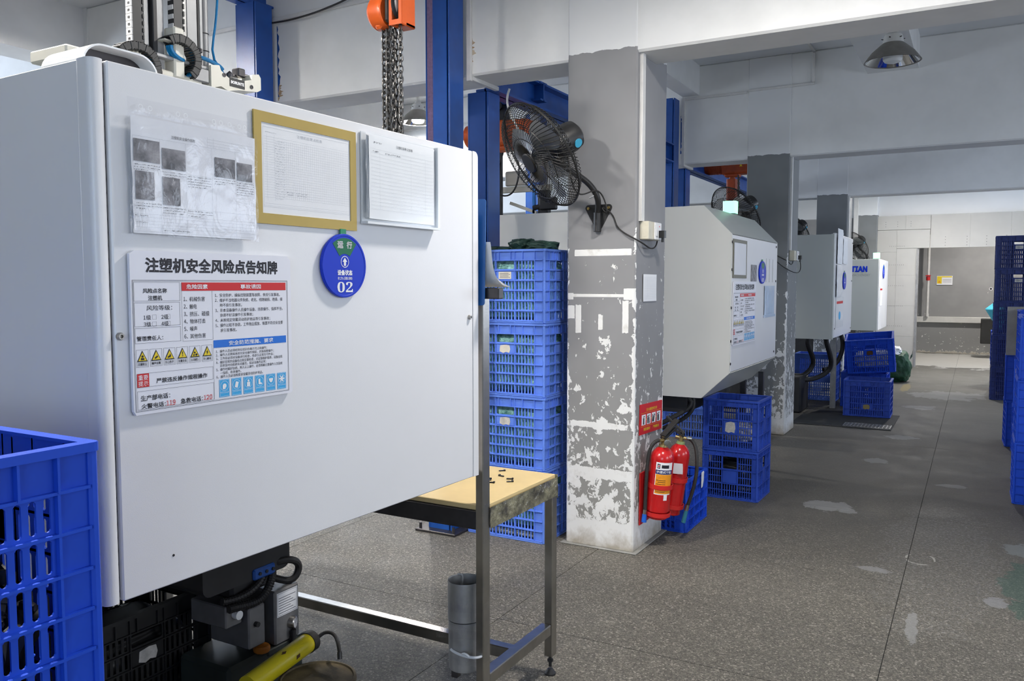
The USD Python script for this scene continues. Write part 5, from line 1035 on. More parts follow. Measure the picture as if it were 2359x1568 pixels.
# ------------------------------------------------------------------ plastic crates
def crate(name, label, catn, loc, rz=0.0, L=.53, W=.40, H=.425, m='crate_blue', group=None, rows=6, pitch=.0193, slot=.0105, corner=.055, cen=.13, cshort=.10, scorner=.05, rounded=True, rim=.062, dense=False, lab=None, M=None, plate_rows=(1,), handle_row=0):
    t = thing(name, label, catn, loc, rz, group, M)
    th = .0035
    rh = (H-rim-.012)/rows
    def wall(Lw, cn, ce):
        """one side: u along the wall, v up; returns the slotted sheet and its ribs, outside towards -y"""
        holes, ribs = [], []
        cols = [(-Lw/2+cn, -ce/2), (-ce/2, ce/2), (ce/2, Lw/2-cn)]
        for ci, (a, b) in enumerate(cols):
            n = max(1, int(round((b-a-.008)/pitch))); p = (b-a-.006)/n
            for r in range(rows):
                z0 = .012+rh*(rows-1-r)+.006; z1 = z0+rh-.011
                if ci == 1 and r in plate_rows: continue
                if ci == 1 and r == handle_row:
                    hb = sbox(a+.014, z0+.010, b-.014, z1-.008).buffer(.008, quad_segs=3); holes.append(hb); continue
                for k in range(n):
                    u = a+.003+p*(k+.5); w = slot/2
                    if dense: parts = [(z0, (z0+z1)/2-.003), ((z0+z1)/2+.003, z1)]
                    else: parts = [(z0, z1)]
                    for (q0, q1) in parts:
                        c = w*.75 if rounded else w*.3
                        holes.append(Polygon([(u-w, q0+c), (u-w+c*.6, q0+c*.25), (u, q0), (u+w-c*.6, q0+c*.25), (u+w, q0+c), (u+w, q1-c), (u+w-c*.6, q1-c*.25), (u, q1), (u-w+c*.6, q1-c*.25), (u-w, q1-c)]) if rounded else sbox(u-w, q0, u+w, q1))
        sheet = sbox(-Lw/2, .004, Lw/2, H-.004)
        sheet = Polygon(sheet.exterior.coords, [list(h.exterior.coords) for h in holes])
        s = ext(sheet, th, frame((0, 0, 0), (1, 0, 0), (0, 0, 1)))            # outside face towards -y at y = -th
        rb = []
        for r in range(rows+1):
            z = .012+rh*r; rb.append(bx(-Lw/2+.004, Lw/2-.004, -.012, 0, z-.0022, z+.0022))
        for a in (-Lw/2+cn, -ce/2, ce/2, Lw/2-cn): rb.append(bx(a-.002, a+.002, -.0115, 0, .006, H-.01))
        rb.append(bx(-Lw/2, Lw/2, -.014, 0, 0, .008, .002))
        for a in np.linspace(-Lw/2+cn, Lw/2-cn, 6): rb.append(bx(a-.0018, a+.0018, -.013, 0, H-rim, H-.004))
        if cen and plate_rows:
            z0 = .012+rh*(rows-1-max(plate_rows)); rb.append(bx(-ce/2+.004, ce/2-.004, -.007, 0, z0+.003, z0+rh*len(plate_rows)-.003, .002))
        return s, rb
    for nm, Lw, cn, ce, Mx in (('long_side', L, corner, cen, [frame((0, -W/2+.014, 0), (1, 0, 0), (0, 1, 0)), frame((0, W/2-.014, 0), (-1, 0, 0), (0, -1, 0))]),
                              ('short_side', W-.028, scorner, cshort, [frame((-L/2+.014, 0, 0), (0, -1, 0), (1, 0, 0)), frame((L/2-.014, 0, 0), (0, 1, 0), (-1, 0, 0))])):
        s, rb = wall(Lw-(.028 if nm == 'long_side' else 0), cn, ce); w_ = cat(s, rb)
        for q in Mx: obj(nm, xf(w_, q), m, t, smooth=False)
    a = sbox(-L/2, -W/2, L/2, W/2).buffer(-.012).buffer(.012, quad_segs=3); b = sbox(-L/2+.022, -W/2+.022, L/2-.022, W/2-.022)
    for sx in (-1, 1):
        for sy in (-1, 1): obj('corner_post', bx(sx*(L/2-.018), sx*(L/2-.0035), sy*(W/2-.018), sy*(W/2-.0035), 0, H-.006, .004), m, t, smooth=False)
    obj('rim', cat(tr(ext(a.buffer(-.0006).difference(b), .005), 0, 0, H-.0046), tr(ext(a.difference(a.buffer(-.004)), .012), 0, 0, H-.0125)), m, t, smooth=False)
    bot = [bx(-L/2+.016, L/2-.016, -W/2+.016+(W-.036)*k/9, -W/2+.016+(W-.036)*k/9+.014, .002, .008) for k in range(10)]+[bx(-L/2+.016+(L-.046)*k/9, -L/2+.016+(L-.046)*k/9+.014, -W/2+.016, W/2-.016, .002, .008) for k in range(10)]
    obj('base_grid', cat(bot), m, t, smooth=False)
    if lab: add_label(t, L, W, H, rim, rows, rh, lab)
    return t
def add_label(t, L, W, H, rim, rows, rh, lab, row=1, side='-y', m='label_paper'):
    z = .012+rh*(rows-1-row)+rh*.15; w = .042 if lab != 'torn' else .036; y = -W/2+.014-.0075
    pts = [(-w, .0), (w, .0), (w, rh*.72), (-w, rh*.72)] if lab == 'neat' else [(-w, .004), (-w*.3, -.006), (w*.2, .002), (w*.8, -.004), (w, rh*.3), (w*.85, rh*.7), (w*.1, rh*.76), (-w*.9, rh*.66)]
    q = frame((0, y, z), (1, 0, 0), (0, 0, 1)) if side == '-y' else frame((-L/2+.014-.0075, 0, z), (0, -1, 0), (0, 0, 1)) if side == '-x' else frame((L/2-.014+.0075, 0, z), (0, 1, 0), (0, 0, 1))
    o = obj('paper_label', xf(ext(Polygon(pts), .0012), q), m, t, 'pale paper label' if lab == 'neat' else 'torn paper label', smooth=False)
    if lab == 'neat': obj('label_lines', xf(tr(cat([rect(-w*.8, rh*(.15+.13*k), w*(.85-.25*(k % 2)), rh*(.15+.13*k)+.003) for k in range(4)]), 0, 0, .0016), q), 'print_grey', o, kind='stuff', smooth=False)
AR = dict(rh=(.425-.062-.012)/6, H=.425, L=.53, W=.40, rim=.062, rows=6)
# --- the crate in the foreground, top of a stack of three
fx, fy = -1.08-.265, .728-.20
c0 = crate('plastic_crate', 'bright blue plastic crate of black parts, cut by the left edge of the picture', 'crate', (fx, fy, .853), m='crate_blue')
copy_of(c0, 'blue crate right under the foreground crate, below the picture', (fx, fy, .4265)); copy_of(c0, 'lowest blue crate of the foreground stack, below the picture', (fx, fy, 0))
r9 = random.Random(3); heap = []
hm = lump(.225, .158, .15, 5, .30, 3.0, 4, .55); hm.vertices[:, 2] = np.maximum(hm.vertices[:, 2], -.13)
hm.vertices[:, 2] -= .10*np.clip((hm.vertices[:, 0])/.225, -1, 1)*np.clip(hm.vertices[:, 2]/.1, 0, 1)
heap.append(tr(hm, 0, 0, .15))
for k in range(420):
    a, b = r9.uniform(-.2, .2), r9.uniform(-.135, .135); z = .15+.14*math.sqrt(max(0, 1-(a/.24)**4-(b/.17)**4))-.09*a/.225+r9.uniform(-.012, .012)
    p = bx(-.022, .022, -.005, .005, -.004, .004) if k % 2 else cat(bx(-.014, .014, -.010, .010, -.002, .002), bx(-.003, .003, -.012, .012, 0, .012))
    heap.append(xf(p, trimesh.transformations.translation_matrix((a, b, z))@trimesh.transformations.euler_matrix(r9.uniform(0, 3), r9.uniform(0, 3), r9.uniform(0, 3))))
obj('black_parts', tr(cat(heap), fx, fy, .853+.012), 'parts_black', None, 'heap of small black plastic parts inside the foreground crate', 'parts', kind='stuff', smooth=30)
obj('cardboard_scrap', tr(xf(bx(-.05, .03, -.03, .03, 0, .003), trimesh.transformations.euler_matrix(.5, .3, .4)), fx+.16, fy-.10, .853+.27), 'label_paper', None, 'scrap of tan cardboard lying on the black parts', 'scrap', smooth=False)
# --- stack of four with green bags by the nearest pillar
SX, SY = -2.13-.265, 4.165+.205
cl0 = None; names = ('topmost crate of the light blue stack by the flaked pillar, printed label', 'second crate down in the light blue stack by the flaked pillar, crumpled label', 'third crate down in the light blue stack by the flaked pillar, torn label', 'bottom crate of the light blue stack left of the pillar, below table height')
for k in range(4):
    z = .4265*(3-k)
    c = crate('plastic_crate', names[k], 'crate', (SX, SY, z), m='crate_blue_light', group='stack of crates with green bags', slot=.0128)
    if k < 3: add_label(c, .53, .40, .425, .062, 6, AR['rh'], 'neat' if k == 0 else 'torn', 1, m='label_paper' if k < 2 else 'torn_paper')
    sk_ = lump(.238, .170, .178, 20+k, .06, 3.2, 4, .36)
    if k == 3: sk_.vertices[:, 2] = sk_.vertices[:, 2]*.9+.03
    obj('net_bag', tr(sk_, SX, SY, z+.196), 'teal_net', None, 'teal net bag packed in the %s crate of the stack beside the flaked pillar' % ('topmost', 'second', 'third', 'lowest')[k], 'bag', 'net bags in the crate stack', smooth=True)
gc = trimesh.util.concatenate([tr(lump(.11, .10, .042, 40, .4, 2.0, 4, .8), SX+.13, SY, 1.722), tr(lump(.075, .09, .052, 41, .45, 2.2, 4, .8), SX+.02, SY-.02, 1.722), tr(lump(.09, .06, .02, 42, .3, 2, 3, .8), SX-.12, SY-.08, 1.712)])
obj('green_cloth', gc, 'sack_dark', None, 'dark green cloth bunched on top of the crate stack by the pillar', 'cloth', smooth=True)
obj('grey_rods', cat([cyl((SX-.21, SY-.16+.011*k, .03), (SX+.21, SY-.155+.011*k, .028), .011, 10) for k in range(3)]), 'pvc_cream', None, 'pale rods at the bottom of the lowest crate of the light blue stack', 'rods', smooth=30)
# --- crate behind the extinguishers
c1 = crate('plastic_crate', 'small blue crate on the floor behind the fire extinguishers, white rag over its rim', 'crate', (-1.665, 5.01, 0), math.pi/2, L=.45, W=.37, H=.315, rows=4, pitch=.026, slot=.017, rounded=False, plate_rows=(), handle_row=9, cen=.12, corner=.07, scorner=.06)
obj('white_rag', cat(xf(crumpled(.06, .10, 91, .012, 14, 18), frame((-1.474, 5.05, .222), (-.1, 1, 0), (0, .2, 1)))), 'paper', None, 'white rag hanging over the small blue crate rim', 'rag', smooth=True)
# --- two crates in front of the cream machine
B = dict(L=.40, W=.37, H=.350, rows=3, pitch=.0168, slot=.0108, rounded=False, dense=True, corner=.030, scorner=.03, cen=.11, cshort=.10, rim=.045, m='crate_blue_dusty')
c2 = crate('plastic_crate', 'upper open dusty blue crate of two in front of the cream machine', 'crate', (-1.462, 5.893, .351), -.02, **B)
add_label(c2, .40, .37, .35, .045, 3, (.35-.057)/3, 'torn', 1, m='torn_paper')
c3 = crate('plastic_crate', 'lower dusty blue crate of two in front of the cream machine', 'crate', (-1.462, 5.893, 0), -.02, **B)
obj('clear_bag', tr(lump(.125, .105, .07, 60, .3, 4, 4, .7), -1.45, 5.89, .351+.105), 'white_parts', None, 'crumpled clear bag of pale parts in the upper dusty crate', 'bag', smooth=True)
obj('black_parts', tr(lump(.155, .14, .12, 61, .25, 5, 4, .5), -1.462, 5.893, .145), 'parts_black', None, 'dark parts filling the lower dusty crate', 'parts', kind='stuff', smooth=True)
# --- light blue crates in the gloom behind the cream machine
d0 = None
for k, (x, y, z) in enumerate(((-2.46, 8.02, 0), (-2.46, 8.02, .3), (-2.43, 8.02, .6))):
    lb = ('lowest', 'middle', 'upper')[k]+' pale blue crate of the stack in the gloom behind the cream machine'
    if d0 is None: d0 = crate('plastic_crate', lb, 'crate', (x, y, z), 0, L=.53, W=.38, H=.30, rows=3, pitch=.024, slot=.014, rounded=False, plate_rows=(), handle_row=9, m='crate_blue_light')
    else: copy_of(d0, lb, (x, y, z))
    obj('pale_parts', tr(lump(.21, .14, .11, 70+k, .3, 4, 3, .5), x, y, z+.135), 'white_parts', None, 'pale parts in the %s pale blue crate behind the cream machine' % ('lowest', 'middle', 'upper')[k], 'parts', kind='stuff', smooth=True)
# --- crates in front of the grey box machine
e0 = crate('plastic_crate', 'open blue crate standing alone on the aisle floor before the grey box machine', 'crate', (-1.05, 10.28, .008), .02, L=.50, W=.46, H=.41, rows=5, rounded=False, plate_rows=(3,), handle_row=0, m='crate_blue_dusty', pitch=.021, slot=.013)
add_label(e0, .50, .46, .41, .062, 5, (.41-.074)/5, 'torn', 3, m='dusty_brass')
q = trimesh.transformations.translation_matrix((-1.085, 10.93, .478))@trimesh.transformations.euler_matrix(.16, -.09, .06)
e1 = crate('plastic_crate', 'tilted blue crate of white parts leaning above the aisle crate', 'crate', (0, 0, 0), M=q, L=.54, W=.44, H=.41, rows=5, rounded=False, m='crate_blue', pitch=.021, slot=.013)
add_label(e1, .54, .44, .41, .062, 5, (.41-.074)/5, 'torn', 1, m='rust')
obj('white_parts', xf(lump(.20, .155, .09, 77, .25, 4, 4, .5), q@trimesh.transformations.translation_matrix((.02, 0, .13))), 'white_parts', None, 'pale parts lying in the tilted blue crate', 'parts', kind='stuff', smooth=True)
e2 = copy_of(c0, 'blue crate supporting the tilted crate before the grey box machine', (-1.17, 11.05, 0))
e3 = copy_of(c0, 'blue crate lying behind the tilted crate, its side catching light', (-1.22, 11.72, .427)); copy_of(c0, 'blue crate under the lit crate behind the tilted one', (-1.22, 11.72, 0))
for k in range(2): copy_of(d0, ('lower', 'upper')[k]+' blue crate in the dark under the grey box machine', (-1.80, 11.45, .302*k+.001))
copy_of(d0, 'blue crate under the far pale machine, lower of two', (-1.54, 15.3, 0)); copy_of(d0, 'blue crate under the far pale machine, upper of two', (-1.54, 15.3, .302))
# --- stacks along the right side of the aisle
n0 = crate('plastic_crate', 'topmost dark navy crate of the tall stack at the right edge', 'crate', (.462, 12.63, 1.706), m='crate_navy', rounded=False, group='tall navy stack')
add_label(n0, .53, .40, .425, .062, 6, AR['rh'], 'neat', 1, m='torn_paper')
for k in range(4): copy_of(n0, ('lowest', 'second lowest', 'middle', 'second from top')[k]+' dark navy crate of the tall stack at the right edge', (.455+.004*k, 12.63, .4265*k))
s0 = crate('plastic_crate', 'topmost blue crate of the nearest stack at the right edge', 'crate', (.532, 6.76, .853), m='crate_blue', rounded=False, group='nearest right-hand stack')
copy_of(s0, 'middle blue crate of the nearest stack at the right edge', (.527, 6.75, .4265)); copy_of(s0, 'lowest blue crate of the nearest stack at the right edge', (.523, 6.745, 0))
for j, (x, y, nm) in enumerate(((.545, 7.25, 'second'), (.585, 8.60, 'third'), (.53, 9.07, 'fourth'), (.47, 13.62, 'farthest'))):
    for k in range(3 if j < 3 else 2): copy_of(s0, '%s blue crate of the %s stack along the right side of the aisle' % (('lowest', 'middle', 'topmost')[k] if j < 3 else ('lower', 'upper')[k], nm), (x+.006*k-.012*(k == 1), y+.01*k+(.035 if nm == 'fourth' and k == 2 else 0), .4265*k), rotz=(.03, -.04, .02)[k] if j < 3 else 0)
copy_of(s0, 'blue crate cut by the right edge of the picture, closest on the floor', (.60, 6.18, 0), math.pi/2)
obj('cardboard_sheet', bx(.255, .80, 8.855, 8.868, .8545, 1.30), 'concrete', None, 'grey board standing between the stacks at the right edge', 'board', smooth=False)

# ------------------------------------------------------------------ cream chamfered machine
Y2a, Y2b = 5.41, 6.815
m2 = thing('injection_machine', 'cream chamfered guard of the second machine with a green beacon', 'machine')
def chamf(x0): return [(x0, .742), (-1.585, .742), (-1.40, .918), (-1.40, 1.835), (-1.585, 2.022), (x0, 2.022)]
obj('side_panel', prism_y([(-3.7, .742), (-1.587, .742), (-1.404, .916), (-1.404, 1.837), (-1.587, 2.024), (-3.7, 2.024)], Y2a, Y2a+.012), 'machine_cream', m2, 'large cream side panel', smooth=False)
obj('front_panel', bx(-1.43, -1.399, Y2a+.025, Y2b-.002, .925, 1.828, .002), 'panel_white', m2, smooth=False)
obj('frame_strip', bx(-1.425, -1.4005, Y2a+.006, Y2a+.022, .92, 1.832), 'machine_cream', m2, smooth=False)
def slab(p0, p1, y0, y1, th=.004):
    d = np.array([p1[0]-p0[0], p1[1]-p0[1]]); n = np.array([-d[1], d[0]])/np.linalg.norm(d)*th
    return prism_y([p0, p1, (p1[0]+n[0], p1[1]+n[1]), (p0[0]+n[0], p0[1]+n[1])], y0, y1)
obj('upper_slope', slab((-1.40, 1.835), (-1.585, 2.022), Y2a+.013, Y2b), 'machine_grey', m2, smooth=False)
obj('lower_slope', slab((-1.585, .742), (-1.40, .918), Y2a+.013, Y2b), 'machine_grey', m2, smooth=False)
obj('top_cover', bx(-3.7, -1.585, Y2a+.012, Y2b, 2.012, 2.022), 'machine_grey', m2, smooth=False)
obj('end_panel', prism_y(chamf(-2.6), Y2b, Y2b+.01), 'machine_cream', m2, smooth=False)
for y, z in ((Y2a+.012, 1.78), (Y2a+.012, 1.60), (Y2a+.012, 1.35), (Y2b-.04, 1.80), (Y2b-.04, 1.53), (Y2b-.06, .97), (Y2a+.012, .98), (Y2a+.012, 1.13)): obj('screw', xf(lathe([(0, 0), (.009, 0), (.007, .004), (0, .005)], 12), frame((-1.3985, y, z), (0, 1, 0), (0, 0, 1))), 'steel_dark', m2)
for y in (6.43, 6.545, 6.66): obj('vent_slot', rbox(-1.3995, -1.3975, y-.008, y+.008, 1.52, 1.70, .007, 3, 0), 'galvanised', m2)
obj('machine_bed', cat(bx(-3.9, -2.42, Y2a+.05, Y2b-.1, 0, .76, .02), bx(-2.44, -1.72, Y2a+.1, Y2b-.15, .62, .742)), 'iron_black', m2, smooth=False)
for k, y in enumerate((6.62, 6.80)): obj('stand_leg', bx(-1.62+.10*k, -1.58+.10*k, y-.022, y+.022, 0, .80), 'steel_dark', m2, smooth=False)
obj('hose', tube(spline([(-1.75, 5.55, .735), (-1.70, 5.56, .68), (-1.78, 5.5, .60), (-2.0, 5.45, .48), (-2.42, 5.5, .42)], 30), .016, 9), 'rubber', m2)
obj('hose', tube(spline([(-1.72, 5.62, .735), (-1.70, 5.60, .64), (-1.84, 5.56, .52), (-2.05, 5.56, .44), (-2.42, 5.6, .40)], 30), .014, 9), 'rubber', m2)
def beacon(label, x, y, z, s):
    t = thing('signal_beacon', label, 'lamp', (x, y, z))
    obj('lamp_body', rbox(-s*.5, s*.5, -s*.5, s*.5, .0, s*.95, s*.16, 4, 2), 'beacon_lit', t, 'glowing green lamp'); obj('lamp_base', rbox(-s*.45, s*.45, -s*.45, s*.45, -s*.25, 0, s*.15, 4, 2), 'beacon_base', t)
    return t
beacon('glowing green beacon on the cream chamfered machine', -1.66, 6.36, 2.043, .098)
s2 = safety_board(thing('safety_sign', 'Chinese safety notice with red and blue bands on the cream chamfered machine', 'sign', M=frame((-1.3985, 5.445, 1.095), (0, 1, 0), (0, 0, 1)))) if False else None
def scaled_copy(src, label, M, sx, sy):
    S = np.diag([sx, sy, 1, 1.0]); return copy_of(src, label, M=M@S)
scaled_copy(sb, 'Chinese safety notice on the cream chamfered machine', frame((-1.397, 5.440, 1.098), (0, 1, 0), (0, 0, 1)), 1.56, 1.345)
f2 = thing('magnetic_sheet_holder', 'pale framed sheet on the cream chamfered machine', 'document frame', M=frame((-1.397, 5.435, 1.545), (0, 1, 0), (0, 0, 1)))
obj('frame_border', ext(sbox(0, 0, .365, .257).difference(sbox(.025, .022, .355, .235)), .004), 'frame_olive', f2, smooth=False); obj('paper_sheet', bx(.02, .36, .02, .24, 0, .002), 'sheet_plastic', f2, smooth=False)
w2 = thing('warning_plate', 'small dark printed plate beside the blue disc on the cream machine', 'plate', M=frame((-1.397, 5.945, 1.525), (0, 1, 0), (0, 0, 1)))
obj('plate', bx(0, .16, 0, .118, 0, .003), 'photo_print', w2, smooth=False)
disc_at(thing('status_disc', 'blue status disc numbered 03 on the cream chamfered machine', 'status sign', M=frame((-1.397, 6.275, 1.592), (0, 1, 0), (0, 0, 1))@np.diag([1.3, 1.05, 1, 1.0])), '\U0001D7CE\U0001D7D1', full=False)
p2 = thing('document_pocket', 'clear bluish plastic pocket on the cream chamfered machine', 'document sleeve', M=frame((-1.397, 6.37, 1.253), (0, 1, 0), (0, 0, 1)))
obj('pocket', crumpled(.345, .24, 95, .010, 24, 18, z0=.002), 'clear_tile', p2, smooth=True); obj('bottom_strip', bx(0, .35, 0, .02, 0, .012), 'clear_tile', p2, smooth=False)
# robot parts of the second machine, seen behind the fan
r2 = thing('picking_robot', 'picking robot of the second machine, white bracket and dark rails behind the fan', 'robot', (-3.44, 5.9, 2.0))
obj('rail', cat(bx(.02, .05, -.05, -.02, .02, .74), bx(-.075, -.04, -.06, .0, .02, .72)), 'iron_black', r2, smooth=False)
obj('bracket', cat(bx(-.06, .42, .10, .13, .26, .31, .004), bx(.02, .22, .06, .10, .31, .43, .01)), 'robot_cream', r2, 'white bracket plate', smooth=False)
obj('arm_bar', xf(bx(0, .26, -.01, .01, -.012, .012), trimesh.transformations.translation_matrix((.08, .05, .17))@roty(.35)), 'robot_cream', r2, smooth=False)
obj('gripper', cat(bx(.33, .42, .05, .12, .0, .26, .008), bx(.36, .5, .02, .08, .10, .20, .008), cyl((.30, .04, .12), (.46, .04, .14), .02, 10)), 'iron_black', r2)
obj('slide', bx(.29, .31, .04, .06, .0, .32), 'blue_steel_light', r2, smooth=False)
obj('cable_loop', tube(spline([(.06, -.03, .62), (.05, -.05, .52), (.0, -.07, .40), (.03, -.07, .24), (.12, -.06, .22), (.20, -.05, .32), (.19, -.04, .52)], 40), .007, 6), 'rubber', r2)
obj('white_panel', bx(.18, .26, .2, .24, .35, .95, .004), 'panel_white', r2, smooth=False)
obj('base', bx(-.3, .6, -.1, .35, .022, .06), 'iron_black', r2, smooth=False)

# ------------------------------------------------------------------ grey box machine and the far one
m3 = thing('injection_machine', 'grey box-shaped guard of the third machine behind the second pillar', 'machine')
obj('side_panel', rbox(-3.4, -1.422, 9.885, 9.90, .884, 2.068, .006, 2, 1), 'machine_grey', m3, smooth=False)
obj('corner_strip', rbox(-1.44, -1.402, 9.883, 9.93, .884, 2.072, .012, 4), 'machine_grey', m3)
obj('front_panel', bx(-1.43, -1.40, 9.94, 11.42, .895, 2.085, .004), 'panel_white', m3, smooth=False)
obj('top_cover', bx(-3.4, -1.43, 9.9, 11.4, 2.055, 2.066), 'machine_grey', m3, smooth=False)
obj('machine_bed', cat(bx(-3.6, -2.1, 9.95, 11.3, 0, .885, .02), bx(-2.1, -1.75, 10.0, 10.5, .0, .42, .02)), 'iron_black', m3, smooth=False)
for y, z in ((11.36, 2.03), (11.36, 1.55), (11.36, .95), (10.0, 1.0), (10.0, 1.5)): obj('screw', xf(lathe([(0, 0), (.010, 0), (.008, .004), (0, .005)], 10), frame((-1.399, y, z), (0, 1, 0), (0, 0, 1))), 'steel_dark', m3)
obj('hose', tube(spline([(-1.72, 10.2, .89), (-1.70, 10.3, .70), (-1.70, 10.42, .52), (-1.78, 10.35, .42), (-1.95, 10.2, .43), (-2.1, 10.1, .46)], 30), .028, 10), 'rubber', m3)
obj('hose', tube(spline([(-1.52, 10.25, .89), (-1.50, 10.4, .68), (-1.52, 10.5, .48), (-1.66, 10.4, .38), (-1.85, 10.15, .40), (-2.1, 9.98, .44)], 30), .028, 10), 'rubber', m3)
obj('hose', tube(spline([(-1.42, 10.7, .89), (-1.41, 10.75, .70), (-1.46, 10.72, .56), (-1.6, 10.6, .47)], 20), .026, 10), 'rubber', m3)
obj('stand_leg', bx(-1.52, -1.46, 10.62, 10.68, 0, .885), 'galvanised', m3, smooth=False)
for lab, y0, z0, w, h, mm_ in (('upper hanging white sheets on the grey box machine', 9.99, 1.74, .42, .40, 'paper'), ('second white sheet on the grey box machine', 10.46, 1.75, .36, .30, 'paper'), ('lower crumpled plastic pocket on the grey box machine', 9.99, 1.36, .44, .37, 'sheet_plastic')):
    o = thing('document_sleeve', lab, 'document sleeve', M=frame((-1.392, y0, z0), (0, 1, 0), (0, 0, 1))); obj('paper_sheet', crumpled(w, h, int(y0*10+z0*100), .02, 18, 18, z0=.002), mm_, o, smooth=True)
disc_at(thing('status_disc', 'round status disc on the grey box machine', 'status sign', M=frame((-1.397, 10.66, 1.55), (0, 1, 0), (0, 0, 1))@np.diag([1.5, 1.3, 1, 1.0])), None, full=False)
o = thing('faded_notice', 'faded notice with pink band on the grey box machine', 'sign', M=frame((-1.398, 10.05, 1.0), (0, 1, 0), (0, 0, 1)))
obj('sheet', bx(0, .62, 0, .36, 0, .002), 'sheet_plastic', o, smooth=False); obj('pink_band', rect(.05, .28, .55, .31, .003), 'print_red', o, smooth=False); obj('blue_mark', flat(saf.scale(Point(.3, .14).buffer(.05), 1.6, 1), .003), 'print_sky', o, smooth=False)
m4 = thing('injection_machine', 'far pale machine with blue lettering and a green beacon', 'machine')
obj('side_panel', bx(-3.4, -1.415, 14.83, 14.845, .742, 1.925, .003), 'machine_grey', m4, smooth=False)
obj('front_panel', bx(-1.43, -1.40, 14.86, 16.3, .75, 1.925, .006), 'panel_white', m4, smooth=False)
obj('top_cover', bx(-3.4, -1.42, 14.845, 16.3, 1.912, 1.923), 'machine_grey', m4, smooth=False)
obj('machine_bed', bx(-3.6, -1.9, 14.9, 16.2, 0, .75, .02), 'iron_black', m4, smooth=False)
obj('lettering', cat(xf(text('TIAN', -.01, 0, .245, .10, fname=INTER, px=96, bold=6), frame((-1.83, 14.8285, 1.712), (1, 0, 0), (0, 0, 1)))), 'disc_blue', m4, 'blue capital letters', smooth=False)
obj('lettering', cat(xf(text('MACHINERY', 0, 0, .29, .038, fname=INTER, px=96, bold=1), frame((-1.83, 14.8285, 1.645), (1, 0, 0), (0, 0, 1)))), 'print_grey', m4, 'small grey capital letters', smooth=False)
disc_at(thing('status_disc', 'tiny blue status disc on the far machine', 'status sign', M=frame((-1.398, 15.45, 1.72), (0, 1, 0), (0, 0, 1))@np.diag([1.6, 1.4, 1, 1.0])), None, full=False)
o = thing('faded_notice', 'small pinkish notice on the far machine', 'sign', M=frame((-1.398, 14.95, 1.15), (0, 1, 0), (0, 0, 1)))
obj('sheet', bx(0, .4, 0, .32, 0, .002), 'paper', o, smooth=False); obj('pink_band', rect(.03, .26, .37, .29, .003), 'print_red', o, smooth=False)
beacon('glowing green beacon on the far machine', -1.53, 15.62, 1.955, .105)

# ------------------------------------------------------------------ far end of the aisle
bg = thing('refuse_bag', 'dark green refuse bag with white top slumped beside the tilted crate', 'bag', (-1.08, 14.05, .24))
obj('bag_body', lump(.24, .22, .27, 90, .22, 2.6, 4, .75), 'green_sack', bg, smooth=True)
obj('white_top', tr(lump(.15, .15, .08, 91, .35, 3, 4, .8), -.04, -.06, .24), 'sheet_plastic', bg, 'crumpled white plastic top', smooth=True)
pp_ = thing('water_pipe', 'white vertical pipe with a red valve on the recess wall', 'pipe', (-.935, 20.385, 0))
obj('pipe', cat(cyl((0, 0, .86), (0, 0, 2.6), .028, 14), cyl((0, .0, .802), (0, .0, .87), .034, 12)), 'conduit', pp_)
obj('valve', cat(cyl((0, 0, 1.60), (0, 0, 1.68), .042, 12), bx(-.05, .05, -.06, -.03, 1.69, 1.715, .004)), 'print_red', pp_, 'red valve')
wz = thing('wall_sign', 'small white and yellow warning sign on the recess wall', 'sign', M=frame((-.775, 20.555, 1.50), (1, 0, 0), (0, 0, 1)))
obj('sign_plate', bx(0, .31, 0, .20, 0, .008), 'print_white', wz, smooth=False)
obj('yellow_area', cat(rect(.01, .03, .10, .19, .009), rect(.10, .165, .30, .19, .009)), 'print_yellow', wz, smooth=False)
obj('warning_triangle', flat(Polygon([(.025, .05), (.085, .05), (.055, .10)]), .010), 'print_orange', wz, smooth=False)
obj('text_lines', cat([rect(.12, .06+.028*k, .29, .066+.028*k, .009) for k in range(3)]), 'print_grey', wz, kind='stuff', smooth=False)
ph = thing('pipe_hole', 'black round hole high on the recess wall', 'hole', (.27, 20.55, 1.415))
obj('hole_ring', xf(lathe([(.022, 0), (.035, 0), (.035, .004), (.022, .004), (.022, 0)], 18), frame((0, .008, 0), (1, 0, 0), (0, 0, 1))), 'paper', ph); obj('hole_plug', xf(lathe([(0, 0), (.023, 0), (0, .002)], 16), frame((0, .008, 0), (1, 0, 0), (0, 0, 1))), 'gap_dark', ph)
tl = thing('trolley', 'dark grey wheeled box trolley against the recess wall', 'trolley', (.22, 19.6, 0))
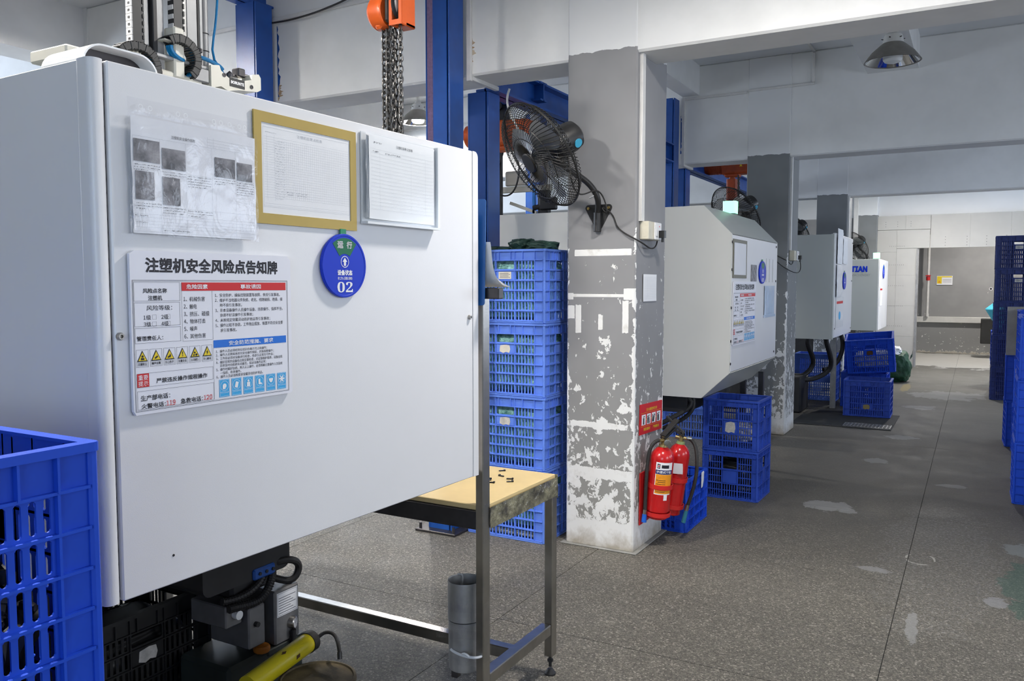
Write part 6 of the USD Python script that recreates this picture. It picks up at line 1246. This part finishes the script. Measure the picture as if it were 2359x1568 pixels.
obj('box', bx(-.12, .6, -.2, .25, .30, .80, .01), 'mat_black', tl, smooth=False); obj('leg', bx(.10, .14, -.18, -.14, .1, .30), 'steel_dark', tl, smooth=False)
obj('caster', cat(xf(lathe([(0, -.02), (.055, -.02), (.06, 0), (.055, .02), (0, .02)], 18), frame((.12, -.16, .06), (0, 1, 0), (0, 0, 1))), bx(.09, .15, -.19, -.13, .09, .13)), 'pvc_cream', tl); obj('caster', xf(lathe([(0, -.02), (.055, -.02), (.06, 0), (.055, .02), (0, .02)], 18), frame((.5, .16, .06), (0, 1, 0), (0, 0, 1))), 'pvc_cream', tl)
obj('leg', bx(.48, .52, .14, .18, .1, .30), 'steel_dark', tl, smooth=False)
cn = thing('feed_hopper', 'turquoise hopper funnel jutting out behind the navy crate stack', 'hopper', (.335, 15.5, 0))
obj('funnel', lathe([(.06, .86), (.20, 1.10), (.20, 1.115), (.10, 1.20), (.0, 1.21)], 28), 'teal_cone', cn); obj('stand', lathe([(0, 0), (.09, 0), (.06, .05), (.045, .1), (.045, .87), (0, .87)], 20), 'teal_cone', cn)
obj('rubber_mat', bx(-1.72, -.72, 9.24, 10.35, 0, .006, .002), 'mat_black', None, 'black rubber mat under the aisle crate', 'mat', smooth=False)
gr = []
for k in range(14): gr.append(bx(-1.20+.035*k, -1.19+.035*k, 9.3, 9.56, .0062, .0085))
for k in range(6): gr.append(bx(-1.20, -.735, 9.3+.05*k, 9.31+.05*k, .0062, .0085))
obj('floor_grate', cat(gr), 'galvanised', None, 'grid insert on the edge of the black mat', 'grate', smooth=False)
# black crate and the things behind the white cabinet
bc = crate('plastic_crate', 'dusty black plastic crate in the dark under the white cabinet', 'crate', (-2.56+.0, 1.735, 0), math.pi/2, m='crate_black', rounded=False)
add_label(bc, .53, .40, .425, .062, 6, AR['rh'], 'torn', 1, m='torn_paper')

obj('black_parts', tr(lump(.155, .215, .165, 95, .12, 4, 4, .45), -2.56, 1.735, .19), 'parts_black', None, 'dark parts filling the black crate under the white cabinet', 'parts', kind='stuff', smooth=True)
